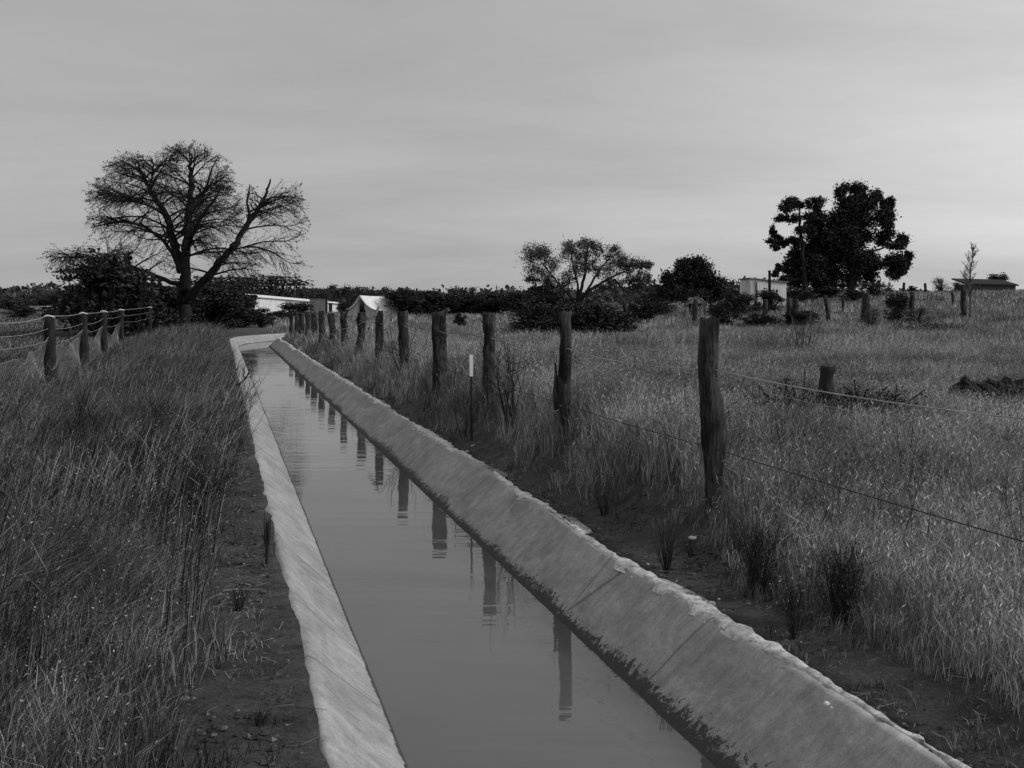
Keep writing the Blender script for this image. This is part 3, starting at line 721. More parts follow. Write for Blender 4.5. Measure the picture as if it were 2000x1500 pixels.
# conifer pair on the rise
def scatter_clumps(shape, n, r):
    out = []
    for _ in range(n):
        u0, v0, a, b_ = random.choice(shape); th = random.random()*6.283; rr = random.random()**.5
        out.append((u0+a*rr*math.cos(th), v0+b_*rr*math.sin(th), r*random.uniform(.7, 1.3), r*random.uniform(.6, 1.0)))
    return out
big = [(1672, 372, 22, 14), (1640, 378, 12, 14), (1652, 400, 25, 16), (1690, 398, 25, 16), (1712, 384, 11, 12), (1730, 405, 14, 12), (1738, 395, 9, 8), (1640, 430, 28, 18), (1680, 430, 28, 18), (1722, 425, 22, 12), (1735, 440, 16, 9),
       (1650, 460, 30, 20), (1600, 450, 26, 20), (1690, 465, 22, 13), (1735, 463, 24, 12), (1763, 468, 12, 8), (1590, 480, 28, 20), (1630, 500, 30, 22), (1665, 500, 24, 18), (1560, 500, 26, 16), (1545, 520, 22, 14), (1590, 520, 30, 18), (1630, 535, 30, 16),
       (1675, 530, 22, 12), (1710, 520, 16, 8), (1740, 512, 22, 14), (1765, 515, 18, 16), (1775, 500, 9, 7), (1745, 535, 20, 10), (1700, 540, 18, 10), (1610, 550, 26, 12), (1560, 545, 22, 12), (1650, 480, 20, 14), (1745, 480, 18, 7), (1620, 470, 26, 20), (1668, 545, 14, 10), (1600, 425, 18, 16)]
clump_tree('dark_conifer', 'tallest dark dense conifer on the rise at the right', 85.0, (1663, 590),
           [dict(p=[(1663, 590, 0), (1664, 540, 0), (1668, 470, 0), (1672, 400, 0), (1672, 365, 0)], r=.32, r1=.04, root=True),
            dict(p=[(1668, 508, 0), (1700, 492, -.5), (1745, 478, -1)], r=.13, r1=.03), dict(p=[(1666, 530, 0), (1710, 515, -1), (1760, 508, -1.5)], r=.14, r1=.03), dict(p=[(1664, 520, 0), (1620, 500, .5), (1570, 490, 1)], r=.14, r1=.03)],
           [(a, b_, c_*1.12, d_*1.4) for a, b_, c_, d_ in big]+[(1650, 440, 48, 52), (1680, 505, 52, 32), (1615, 505, 46, 38), (1690, 405, 38, 30), (1590, 540, 45, 22)], .10, 1500, M['leaf_dark'], lsub=18, trunk_r=.3, sig=.25)
left = [(1545, 395, 16, 8), (1535, 408, 18, 9), (1560, 400, 12, 9), (1583, 398, 14, 10), (1600, 400, 12, 11), (1530, 425, 14, 7), (1550, 428, 16, 8), (1575, 425, 16, 8), (1600, 425, 14, 10), (1560, 450, 14, 7), (1585, 450, 14, 8),
        (1510, 452, 8, 8), (1520, 464, 12, 6), (1508, 473, 11, 7), (1530, 475, 14, 7), (1515, 485, 9, 4), (1545, 470, 12, 6), (1525, 522, 10, 6), (1515, 535, 9, 6), (1532, 545, 12, 6), (1548, 552, 12, 5), (1525, 555, 9, 4), (1560, 475, 14, 10)]
clump_tree('thin_conifer', 'sparser conifer with ragged branches, overlapped by the taller dark conifer', 84.0, (1573, 592),
           [dict(p=[(1573, 592, 0), (1572, 560, 0), (1570, 520, 0), (1565, 470, 0), (1562, 430, 0), (1560, 395, 0)], r=.24, r1=.03, root=True),
            dict(p=[(1568, 475, 0), (1540, 470, 0), (1512, 472, -.5)], r=.09, r1=.03), dict(p=[(1570, 545, 0), (1545, 545, 0), (1520, 540, -.5)], r=.08, r1=.03), dict(p=[(1564, 450, 0), (1585, 420, .5), (1597, 400, .6)], r=.09, r1=.03)],
           [(a, b_, c_*1.1, d_*1.4) for a, b_, c_, d_ in left], .085, 1100, M['leaf_dark'], lsub=14, trunk_r=.2, sig=.22)
# open gum in the middle
mid = [(1047, 487, 20, 12), (1040, 505, 18, 14), (1060, 500, 18, 14), (1075, 515, 18, 14), (1050, 530, 20, 14), (1070, 540, 18, 12), (1040, 547, 12, 6), (1110, 482, 16, 11), (1115, 500, 18, 14), (1140, 478, 14, 10), (1160, 475, 13, 9), (1165, 490, 10, 10), (1140, 505, 16, 14), (1130, 525, 16, 14),
       (1155, 520, 16, 12), (1110, 540, 16, 14), (1095, 560, 12, 12), (1200, 490, 15, 10), (1195, 510, 18, 14), (1215, 510, 14, 12), (1180, 530, 18, 12), (1220, 528, 18, 12), (1240, 520, 12, 12), (1255, 515, 12, 8), (1268, 520, 8, 8), (1250, 540, 14, 10), (1265, 548, 9, 12), (1230, 545, 16, 8), (1200, 553, 18, 9), (1180, 562, 16, 8), (1245, 560, 10, 6), (1075, 558, 12, 8)]
clump_tree('spreading_gum', 'open spreading gum tree with several slanting trunks rising from a dark bush', None, (1125, 655),
           [dict(p=[(1125, 655, 0), (1128, 610, 0), (1126, 590, 0), (1135, 565, 0), (1143, 535, 0), (1145, 500, 0), (1150, 480, 0)], r=.10, r1=.03, root=True),
            dict(p=[(1127, 598, 0), (1145, 570, -.4), (1170, 555, -.6), (1205, 535, -1), (1235, 525, -1)], r=.08, r1=.02), dict(p=[(1128, 600, 0), (1142, 575, .5), (1160, 545, .8), (1180, 515, 1), (1195, 500, 1)], r=.07, r1=.02),
            dict(p=[(1125, 600, 0), (1112, 575, 0), (1095, 560, .3), (1080, 540, .4), (1060, 515, .5)], r=.06, r1=.02), dict(p=[(1126, 592, 0), (1130, 560, .5), (1122, 530, .8), (1115, 495, 1)], r=.06, r1=.02),
            dict(p=[(1200, 545, -.9), (1225, 572, -1), (1250, 572, -1), (1262, 560, -1)], r=.04, r1=.015)],
           [(a, b_, c_*1.3, d_*1.4) for a, b_, c_, d_ in mid], .036, 1000, M['leaf_pale'], lsub=13, trunk_r=.08, sig=.27)
# round dense tree
rnd = [(1345, 520, 20, 12), (1365, 518, 16, 10), (1330, 530, 18, 14), (1355, 540, 26, 16), (1380, 535, 16, 14), (1310, 548, 18, 12), (1335, 560, 26, 16), (1370, 562, 26, 16), (1398, 555, 16, 14), (1300, 570, 16, 12), (1320, 580, 20, 12), (1355, 585, 26, 12), (1392, 580, 22, 14), (1410, 575, 10, 12)]
clump_tree('round_tree', 'compact round-topped dark tree between the spreading gum and the shed', 75.0, (1352, 618),
           [dict(p=[(1352, 618, 0), (1350, 590, 0), (1352, 550, 0)], r=.25, r1=.08, root=True), dict(p=[(1350, 595, 0), (1330, 570, -.3), (1315, 555, -.5)], r=.14, r1=.05), dict(p=[(1350, 600, 0), (1375, 575, .3), (1392, 560, .5)], r=.14, r1=.05)],
           [(a, b_-4, c_*1.25, d_*1.35) for a, b_, c_, d_ in rnd], .08, 1500, M['leaf_dark'], lsub=12, trunk_r=.3, sig=.26)

# old half-bare pine at left
def bare_pine():
    Y0 = 45.0; b_ = G(360, Y0); rt = empty('bare_pine', b_, 'great half-bare pine with spreading leaders and fine drooping twigs, left of the channel', 'tree')
    g = MB(); tw = MB(); tf = MB()
    leaders = []
    def L(pts, r0, r1, root=False):
        pp = [P(u, v, Y0+dy) for u, v, dy in pts]
        if root: pp[0] = b_-(0, 0, .2)
        o = limb(g, pp, r0, r1, 8, 6, .08); leaders.append((o, r0)); return o
    L([(360, 660, 0), (358, 610, 0), (359, 570, 0), (364, 520, 0), (364, 470, 0), (367, 420, 0), (375, 370, 0), (372, 330, 0), (374, 300, 0)], .28, .035, True)
    L([(355, 530, 0), (344, 490, .2), (335, 460, .3), (328, 425, .3), (308, 395, .2), (293, 372, 0), (283, 345, 0), (270, 325, 0)], .20, .03)
    L([(362, 590, 0), (385, 565, -.3), (410, 535, -.6), (440, 500, -.8), (462, 472, -1), (482, 440, -1), (505, 410, -1), (520, 380, -1), (528, 350, -1)], .19, .03)
    L([(367, 420, 0), (385, 395, .9), (402, 370, 1.3), (412, 335, 1.6), (420, 315, 1.8)], .09, .02)
    L([(362, 500, 0), (375, 460, -1.5), (395, 420, -2.3), (420, 390, -2.6), (435, 360, -2.8)], .10, .02)
    L([(350, 515, 0), (320, 470, .4), (280, 440, .8), (235, 432, 1.0), (195, 440, 1.1), (176, 446, 1.1)], .08, .015)
    L([(322, 418, .3), (290, 400, -.4), (255, 392, -.8), (215, 395, -1)], .06, .015)
    L([(293, 372, 0), (297, 345, .3), (300, 320, .4), (292, 305, .5)], .05, .02)
    L([(482, 440, -1), (487, 415, -.8), (482, 395, -.7), (488, 360, -.5)], .06, .02)
    L([(357, 560, 0), (320, 545, 0), (270, 525, 0), (215, 510, 0), (160, 500, .2), (125, 505, .3)], .10, .02)
    L([(357, 580, 0), (320, 565, -1), (260, 545, -1.6), (190, 528, -2), (130, 528, -2.2), (100, 532, -2.3)], .09, .02)
    env = [(362, 400, 108, 116, 120), (268, 395, 92, 92, 90), (335, 470, 160, 72, 130), (537, 432, 62, 100, 70), (485, 505, 112, 56, 90), (240, 440, 72, 46, 60), (250, 500, 90, 52, 80), (150, 508, 62, 34, 45)]
    ec = [(P(u, v, Y0), np.array([ru, rd, rv])/F*Y0) for u, v, ru, rv, rd in env]
    def inside(q_): return any((((q_-c_)/r_)**2).sum() < 1 for c_, r_ in ec)
    cA, cB, cR = [], [], []; tipsA = []
    def twig_from(p_, d_, ln, r, lev, leafy):
        n = max(3, int(ln/.16)); pts = [p_]; d = d_/np.linalg.norm(d_); alive = True
        up = rng.uniform(-.2, .10)
        for s_ in range(n):
            fr = s_/n
            d = d+np.array([0, 0, -.05 if fr < .7 else .14])*(1 if lev == 1 else .6)+rng.normal(size=3)*.05; d /= np.linalg.norm(d)
            q_ = pts[-1]+d*ln/n
            if not inside(q_): alive = False; break
            pts.append(q_)
        if len(pts) < 2: return
        pts = np.array(pts); m_ = len(pts)
        if lev == 1: g.tube(pts, np.linspace(r, .010, m_), 5, cap=False)
        else:
            cA.extend(pts[:-1]); cB.extend(pts[1:]); rr = np.linspace(r, .005, m_); cR.extend(rr[:-1])
        return pts, alive
    for (o, r0) in leaders:
        ln = np.linalg.norm(o[-1]-o[0]); nb = int(5+ln*3.6)
        for k in range(nb):
            fr = (.16 if r0 > .3 else .12)+.86*rng.random(); idx = min(len(o)-1, int(fr*(len(o)-1))); p_ = o[idx]
            if p_[2] < 2.0: continue
            az = rng.choice([0, math.pi])+rng.normal()*.75; hgt = (p_[2]-1.5)/6.0
            el = rng.uniform(.05, .4)+hgt*.35
            d_ = np.array([math.cos(az)*math.cos(el), math.sin(az)*math.cos(el)*.8, math.sin(el)])
            tdir = o[min(idx+1, len(o)-1)]-o[max(idx-1, 0)]; tdir /= np.linalg.norm(tdir)+1e-9; d_ = d_+tdir*.35
            L_ = (1.9+2.2*rng.random())*(1-.55*fr)*(1.3 if r0 > .15 else .75)
            res = twig_from(p_, d_, L_, .034+.02*(1-fr)*(r0/.2), 1, False)
            if not res: continue
            pts, al = res
            seglen = np.linalg.norm(pts[1]-pts[0])
            for s_ in range(max(1, len(pts)//5), len(pts)):
                for _ in range(2+(s_ % 2)):
                    dd = pts[min(s_+1, len(pts)-1)]-pts[max(0, s_-1)]; dd /= np.linalg.norm(dd)+1e-9
                    sd_ = np.cross(dd, rng.normal(size=3)); sd_ /= np.linalg.norm(sd_)+1e-9
                    low = -.45*(1-min(1, hgt))
                    d3 = dd*.9+sd_*.75+np.array([0, 0, low])
                    r3 = twig_from(pts[s_], d3, rng.uniform(.35, .95), .011, 2, True)
                    if not r3: continue
                    q3, al3 = r3
                    for w_ in range(1, len(q3)):
                        for _ in range(2 if s_ > len(pts)//2 else 1):
                            d4 = (q3[w_]-q3[w_-1]); d4 /= np.linalg.norm(d4)+1e-9
                            d4 = d4*.9+rng.normal(size=3)*.45+np.array([0, 0, low*.7]); e_ = q3[w_]+d4*rng.uniform(.10, .26)
                            cA.append(q3[w_]); cB.append(e_); cR.append(.0055); 
                            if rng.random() < .55: tipsA.append(e_)
    A, B = np.array(cA), np.array(cB); tw.prisms(A, B, np.array(cR), np.array(cR)*.7)
    tips = np.array(tipsA)
    # foliage is left only near the ends of the crown
    dmin = np.array([max(1-math.sqrt((((q_-c_)/r_)**2).sum()) for c_, r_ in ec) for q_ in tips])
    pk = np.clip(1.1-dmin*4.2, .10, 1); tips = tips[rng.random(len(tips)) < pk*.5]
    reps = np.repeat(tips, 7, 0); tf.leaves(reps+rng.normal(size=reps.shape)*.04, .022+.028*rng.random(len(reps)), .4)
    g.build('trunk', M['bark'], rt, b_, smooth=True); tw.build('twigs', M['bark'], rt, b_); tf.build('crown', M['leaf_dark'], rt, b_)
bare_pine()

# leafless sapling at far right
def bare_shrub(name, label, base, h, spread, n, r, m, cat='shrub', lean=(0, 0), leaf=None, sub=3, group=None):
    rt = empty(name, base, label, cat, group); g = MB()
    for k in range(n):
        az = rng.random()*6.283; sp = spread*rng.random()
        e_ = base+np.array([math.cos(az)*sp+lean[0], math.sin(az)*sp+lean[1], h*rng.uniform(.65, 1.0)]); m_ = (base+e_)/2+rng.normal(size=3)*spread*.15
        st_ = base+np.array([math.cos(az), math.sin(az), 0])*spread*.12
        pts = np.array([st_-(0, 0, .02), m_, e_]); g.tube(pts, [r, r*.7, r*.3], 5)
        for q_ in range(sub):
            f_ = rng.uniform(.3, .9); s_ = pts[1]+(pts[2]-pts[1])*(f_*2-1) if f_ > .5 else pts[0]+(pts[1]-pts[0])*f_*2
            d_ = rng.normal(size=3)*spread*.35+np.array([0, 0, h*.22]); g.tube([s_, s_+d_*.6, s_+d_*1.0+np.array([0, 0, .02*h])], [r*.5, r*.35, r*.15], 4)
    g.build('stems', m, rt, base)
    if leaf:
        lf_ = MB(); nL = leaf[0]; C_ = base+np.stack([rng.normal(size=nL)*spread*.5+lean[0]*.5, rng.normal(size=nL)*spread*.5, rng.random(nL)*h], 1); lf_.leaves(C_, leaf[1], .4); lf_.build('leaves', leaf[2], rt, base)
    return rt
b_ = GB(1893, 632); h = (632-485)/F*b_[1]
rt = empty('bare_sapling', b_, 'leafless upright sapling with fine bare branches at the right edge of the paddock', 'tree')
g = MB(); tr = limb(g, [b_-(0, 0, .1), P(1896, 600, b_[1]), P(1893, 560, b_[1]), P(1896, 530, b_[1]), P(1900, 490, b_[1])], .055, .012)
A, B = [], []
for k in range(60):
    s_ = tr[rng.integers(len(tr)//3, len(tr))]; az = rng.random()*6.283; ln = rng.uniform(.3, 1.0)*(1.2-(s_[2]-b_[2])/h*.8)*h*.34
    e1 = s_+np.array([math.cos(az)*.5, math.sin(az)*.5, .75])*ln; g.tube([s_, (s_+e1)/2+rng.normal(size=3)*.04, e1], [.016, .011, .005], 4)
    for _ in range(8):
        f_ = rng.uniform(.3, 1); q_ = s_+(e1-s_)*f_; A.append(q_); B.append(q_+(rng.normal(size=3)*.4+np.array([0, 0, .6]))*ln*.3)
g.build('trunk', M['bark_grey'], rt, b_); g = MB(); g.prisms(np.array(A), np.array(B), .007, .003); g.build('twigs', M['bark_grey'], rt, b_)

# ------------------------------------------------------------------ bushes and scrub trees
def make_bush(name, label, cat, n_cl, n_leaf, leaf, lm, stem_h=.3, flat=1.0, seed=1, top=1.0, group=None):
    """unit plant: width about 1, height 1"""
    global rng
    keep = rng; rng = np.random.default_rng(seed)
    rt = empty(name, (0, 0, 0), label, cat, group); g = MB(); fo = MB()
    for k in range(n_cl):
        az = rng.random()*6.283; rr = rng.random()**.6*.36; z = stem_h+(1-stem_h-.16)*rng.random()**.65*(1-(rr/.5)**2*.5)
        c_ = np.array([math.cos(az)*rr, math.sin(az)*rr, z]); rad = rng.uniform(.10, .19)
        g.tube([np.array([0, 0, -.04])+rng.normal(size=3)*.01, np.array([c_[0]*.4, c_[1]*.4, z*.5]), c_], [.028, .018, .006], 5)
        m_ = n_leaf//n_cl; L = rng.normal(size=(m_, 3)); L /= np.linalg.norm(L, axis=1)[:, None]; L *= rng.random((m_, 1))**.5*1.15
        L *= 1+.35*np.sin(L*7+k)
        fo.leaves(c_+L*np.array([rad, rad, rad*.85]), leaf*(.6+.8*rng.random(m_)), .5)
    V = np.vstack(fo.v); zt = np.percentile(V[:, 2], 99.3); xw = np.percentile(np.abs(V[:, :2]), 98)
    fo.v = [V*np.array([.5/xw, .5/xw, 1/zt])]
    G_ = np.vstack(g.v); g.v = [G_*np.array([.5/xw, .5/xw, 1/zt])]
    g.build('trunk', M['bark'], rt); fo.build('crown', lm, rt); rng = keep
    return rt
proto = {
 'bush_a': make_bush('dark_bush', 'x', 'bush', 28, 8500, .021, M['leaf_dark'], .08, seed=1),
 'bush_b': make_bush('dark_bush', 'x', 'bush', 20, 6000, .023, M['leaf_dark'], .05, seed=2),
 'pale': make_bush('pale_bush', 'x', 'bush', 20, 3600, .017, M['leaf_pale'], .05, seed=3),
 'gum_a': make_bush('scrub_tree', 'x', 'tree', 12, 2600, .022, M['scrub'], .38, seed=4),
 'gum_b': make_bush('scrub_tree', 'x', 'tree', 9, 1900, .024, M['scrub'], .42, seed=5),
 'gum_c': make_bush('scrub_tree', 'x', 'tree', 18, 3400, .020, M['leaf_mid'], .25, seed=6),
}
used = set()
def plant(kind, u, vt, vb, w, label, group=None, Y=None, rz=None, ww=None):
    b_ = GB(u, vb) if Y is None else G(u, Y)
    Y_ = b_[1]; vbb = HY+F*(EYE-b_[2])/Y_; h = max(.2, (vbb-vt)/F*Y_); wd = w/F*Y_
    p_ = proto[kind]; loc = b_.copy(); loc[2] -= .02
    rz_ = random.random()*6.28 if rz is None else rz
    if kind in used: return copy_thing(p_, loc, rz_, (wd*1.12, wd*1.12, h), label, group)
    used.add(kind); p_.location = tuple(loc); p_.rotation_euler = (0, 0, rz_); p_.scale = (wd*1.12, wd*1.12, h); p_['label'] = label
    if group: p_['group'] = group
    return p_
U = 'bushes under and beside the bare pine'
plant('bush_a', 205, 498, 645, 150, 'tall dark bush under the left branches of the bare pine', Y=42)
plant('bush_b', 270, 530, 650, 130, 'rounded dark bush just left of the bare pine trunk', Y=43)
plant('bush_a', 325, 560, 650, 120, 'low dark bush against the left side of the bare pine trunk', Y=47)
plant('bush_b', 412, 560, 650, 130, 'dark bush immediately right of the bare pine trunk', Y=50)
plant('bush_a', 455, 556, 640, 84, 'dark tree-sized bush in the bend of the channel, left of the long hut', Y=62)
plant('bush_b', 150, 560, 640, 90, 'dark bush at the left end of the bushes under the bare pine', Y=50)
plant('gum_c', 545, 538, 612, 120, 'leafy tree standing behind the roof of the long hut', Y=118)
plant('gum_c', 470, 540, 612, 110, 'leafy tree behind the left end of the long hut', Y=112)
plant('gum_c', 415, 540, 612, 120, 'leafy tree showing through the twigs right of the bare pine trunk', Y=108)
plant('bush_b', 510, 602, 650, 50, 'small dark bush in front of the left end of the long hut', Y=60)
plant('bush_a', 577, 590, 628, 60, 'rounded dark bush in front of the long hut wall', Y=78)
plant('bush_b', 550, 606, 634, 40, 'low dark bush at the foot of the long hut wall', Y=76)
plant('bush_a', 470, 604, 650, 60, 'dark bush overhanging the far bend of the channel', Y=60)
plant('bush_b', 420, 600, 650, 70, 'low dark bush above the left bank where the channel bends', Y=56)
plant('bush_a', 672, 590, 622, 24, 'narrow dark bush between the long hut and the tent', Y=92)
plant('bush_a', 790, 566, 622, 90, 'dark bush beside the right side of the tent', Y=86)
plant('bush_b', 845, 570, 624, 100, 'broad dark bush, second right of the tent', Y=88)
plant('bush_a', 905, 575, 622, 90, 'broad dark bush in the middle of the tree line behind the fence', Y=92)
plant('bush_b', 965, 574, 624, 90, 'dark bush in the tree line behind the marker stake', Y=90)
plant('bush_a', 1020, 572, 620, 80, 'dark bush behind the left edge of the spreading gum', Y=86)
plant('bush_b', 898, 612, 642, 26, 'small lone dark bush in the grass behind the fence wire', None)
plant('bush_a', 1115, 592, 666, 190, 'large black bush at the foot of the spreading gum', Y=40)
plant('bush_b', 1068, 555, 650, 90, 'dark bush under the left side of the spreading gum', Y=44)
plant('bush_b', 1180, 604, 664, 100, 'low dark bush right of the spreading gum trunks', Y=41)
plant('bush_a', 1075, 596, 664, 110, 'black bush in front of the left side of the spreading gum', Y=38)
plant('bush_b', 1145, 594, 664, 110, 'black bush hiding the base of the spreading gum trunks', Y=39)
plant('pale', 1012, 625, 664, 62, 'paler bush at the left end of the black bush under the gum', Y=39)
plant('bush_b', 1262, 585, 632, 70, 'low dark bush between the spreading gum and the round tree')
plant('pale', 1225, 575, 622, 60, 'pale feathery bush right of the spreading gum', Y=70)
plant('bush_a', 1285, 572, 622, 60, 'dark bush at the left foot of the round tree', Y=80)
plant('bush_b', 1428, 572, 640, 60, 'dark bush between the round tree and the shed', Y=64)
plant('bush_a', 1450, 574, 622, 50, 'spreading dark bush partly covering the left of the shed', Y=68)
plant('bush_b', 1410, 590, 642, 56, 'dark bush right behind the nearest fence post')
plant('bush_a', 1502, 566, 612, 50, 'dark spreading bush in front of the shed under its stovepipe', Y=69)
plant('bush_b', 1480, 612, 645, 66, 'low bush in the grass below the shed')
plant('bush_a', 1562, 606, 642, 62, 'low bush in the grass right of the shed')
plant('bush_b', 1560, 566, 600, 60, 'dark bush between the shed and the conifer trunks', Y=80)
plant('bush_a', 1610, 562, 598, 60, 'dark bush between the two conifer trunks', Y=88)
plant('gum_c', 1712, 552, 600, 56, 'bushy tree at the right foot of the tallest conifer', Y=80)
plant('bush_b', 1668, 566, 600, 50, 'dark bush in front of the tallest conifer trunk', Y=74)
plant('bush_a', 1751, 572, 634, 42, 'upright dark bush standing alone in the paddock right of the conifers')
plant('pale', 1790, 598, 640, 54, 'thin pale bush right of the upright dark bush')
plant('bush_b', 1781, 558, 574, 20, 'small round bush on the skyline between two posts', Y=92)
plant('pale', 1836, 541, 574, 26, 'tall rough pale bush on the skyline at right', Y=90)
plant('pale', 1880, 550, 574, 50, 'pale bush below the far right roof', Y=88)
plant('bush_a', 1950, 535, 572, 36, 'dark bush beside the far right roof', Y=92)
plant('pale', 1700, 600, 645, 36, 'wispy bush at the foot of the grey paddock post')
plant('pale', 700, 655, 695, 50, 'low bushy weed below the far fence posts on the right bank', Y=33)
plant('pale', 655, 650, 690, 60, 'broad low weed bush on the right bank beside the fence', Y=38)
plant('pale', 610, 648, 680, 60, 'farthest low weed bush on the right bank near the bend', Y=45)
plant('pale', 570, 640, 668, 50, 'small weed bush where the right bank meets the bend', Y=52)
# scrub tree line
k_ = 0
names = [(0, 'left of the bare pine'), (640, 'behind the long hut and tent'), (800, 'between the tent and the spreading gum'), (1250, 'between the spreading gum and the shed')]
line = [(8, 566, 30), (40, 575, 40), (85, 573, 60), (130, 564, 50), (165, 563, 50), (20, 580, 60), (600, 562, 40), (632, 566, 36), (655, 556, 34), (680, 556, 30), (703, 560, 34), (730, 562, 30), (748, 560, 20), (775, 566, 40), (805, 568, 36), (822, 572, 40), (852, 567, 36), (888, 559, 26), (915, 561, 24), (940, 572, 40), (962, 569, 26), (985, 574, 40), (1010, 570, 30), (1030, 572, 40), (1235, 574, 40), (1265, 572, 44), (1290, 570, 30), (1420, 560, 40), (1445, 565, 30)]
for (u, vt, w) in line:
    Y_ = random.uniform(125, 160) if u > 200 else random.uniform(150, 210)
    kd = ['gum_a', 'gum_b', 'gum_c', 'gum_b'][k_ % 4]; k_ += 1
    where = [nm for a, nm in names if u >= a][-1]
    look = {'gum_a': 'open-crowned scrub tree', 'gum_b': 'small thin-crowned scrub tree', 'gum_c': 'bushy scrub tree'}[kd]
    plant(kd, u, vt, None, w*1.15, f'{look} in the far tree line {where}', f'{look}s {where}', Y=Y_)
# continuous far scrub that reads as one mass
g = MB(); n = 42000
th = rng.uniform(-.62, .62, n); R_ = rng.uniform(175, 330, n); X = np.tan(th)*R_; Y = R_
cell = vnoise(X*.11, Y*.05, 71)*.6+vnoise(X*.4, Y*.1, 72)*.4
top = (1.3+2.9*cell)*(1+.35*(X < -60)); top = np.where(X > 60, top*.4, top)
Z = T(X, Y)+rng.random(n)**.8*top
g.leaves(np.stack([X, Y, Z], 1), .30+.3*rng.random(n), .7)
tag(g.build('far_scrub', M['scrub']), 'low distant scrub along the horizon behind everything', 'scrub', kind='stuff')

# ------------------------------------------------------------------ buildings
def wall_quad(g, a, b_, z0, z1a, z1b, th=.06):
    a = np.array(a, float); b_ = np.array(b_, float); d = (b_-a)/np.linalg.norm(b_-a); n_ = np.array([-d[1], d[0]])*th
    V = []
    for q_, zt in ((a, z1a), (b_, z1b)):
        for s_ in (0, 1):
            for z in (z0, zt): V.append([q_[0]+n_[0]*s_, q_[1]+n_[1]*s_, z])
    g.add(V, None, [[0, 4, 5, 1], [2, 3, 7, 6], [1, 5, 7, 3], [0, 2, 6, 4], [0, 1, 3, 2], [4, 6, 7, 5]])
def slab(g, P4, th=.05):
    P4 = np.array(P4, float); V = np.vstack([P4, P4-(0, 0, th)])
    g.add(V, None, [[0, 1, 2, 3], [7, 6, 5, 4], [0, 4, 5, 1], [1, 5, 6, 2], [2, 6, 7, 3], [3, 7, 4, 0]])

# long low hut
Ya, Yb = 92.0, 104.0
A = P(498, 576, Ya); B = P(662, 590, Yb); zb = GZ-.05
o_ = np.array([A[0], A[1], GZ]); hut = empty('long_hut', o_, 'long low pale iron hut with a bright sloping roof edge beyond the channel bend', 'hut')
dv = (B-A)[:2]; L_ = np.linalg.norm(dv); dv /= L_; nv = np.array([-dv[1], dv[0]])
g = MB(); a2, b2 = A[:2], B[:2]; back = 3.6
wall_quad(g, a2, b2, zb, A[2]-.12, B[2]-.12); wall_quad(g, b2+nv*.06, b2+nv*back, zb, B[2]-.12, B[2]-.3); wall_quad(g, a2+nv*back, a2+nv*.06, zb, A[2]-.3, A[2]-.12); wall_quad(g, b2+nv*back, a2+nv*back, zb, B[2]-.3, A[2]-.3)
g.build('wall', M['iron_wall'], hut, o_)
g = MB(); e = .22
slab(g, [np.r_[a2-nv*e-dv*e, A[2]-.05], np.r_[b2-nv*e+dv*e, B[2]-.05], np.r_[b2+nv*(back+e)+dv*e, B[2]+.30], np.r_[a2+nv*(back+e)-dv*e, A[2]+.34]], .12); g.build('roof', M['roof_white'], hut, o_)
def on_wall(u): # point along wall at pixel u
    for s_ in np.linspace(0, L_, 400):
        q_ = a2+dv*s_
        if CX+F*q_[0]/q_[1] >= u: return q_, s_
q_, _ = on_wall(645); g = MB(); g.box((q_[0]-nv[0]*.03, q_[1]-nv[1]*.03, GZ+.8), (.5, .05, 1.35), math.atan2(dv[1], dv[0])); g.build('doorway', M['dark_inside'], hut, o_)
q_, _ = on_wall(592); q_ = q_+nv*.6; zt = EYE-(561-HY)/F*q_[1]
g = MB(); g.tube([(q_[0], q_[1], A[2]-.2), (q_[0], q_[1], zt-.1), (q_[0], q_[1], zt)], .10, 10); g.tube([(q_[0], q_[1], zt), (q_[0], q_[1], zt+.05)], .13, 10); g.build('chimney_pipe', M['dark_inside'], hut, o_)
# upright shed before it
c_ = G(620, 88); w = 31/F*88; hgt = EYE-(580-HY)/F*88-GZ
o_ = c_.copy(); sh = empty('upright_shed', o_, 'narrow upright grey boarded shed in front of the long hut', 'shed')
g = MB(); g.box((c_[0], c_[1]+.6, GZ+hgt/2-.05), (w, 1.2, hgt-.06)); g.build('wall', M['grey_board'], sh, o_)
g = MB(); slab(g, [(c_[0]-w/2-.06, c_[1]-.08, GZ+hgt+.0), (c_[0]+w/2+.12, c_[1]-.08, GZ+hgt-.02), (c_[0]+w/2+.12, c_[1]+1.3, GZ+hgt-.10), (c_[0]-w/2-.06, c_[1]+1.3, GZ+hgt-.08)], .05); g.build('roof', M['dark_inside'], sh, o_)
g = MB(); g.box((c_[0]+w/2+.07, c_[1]+.08, GZ+hgt/2), (.12, .12, hgt)); g.build('corner_post', M['dark_inside'], sh, o_)
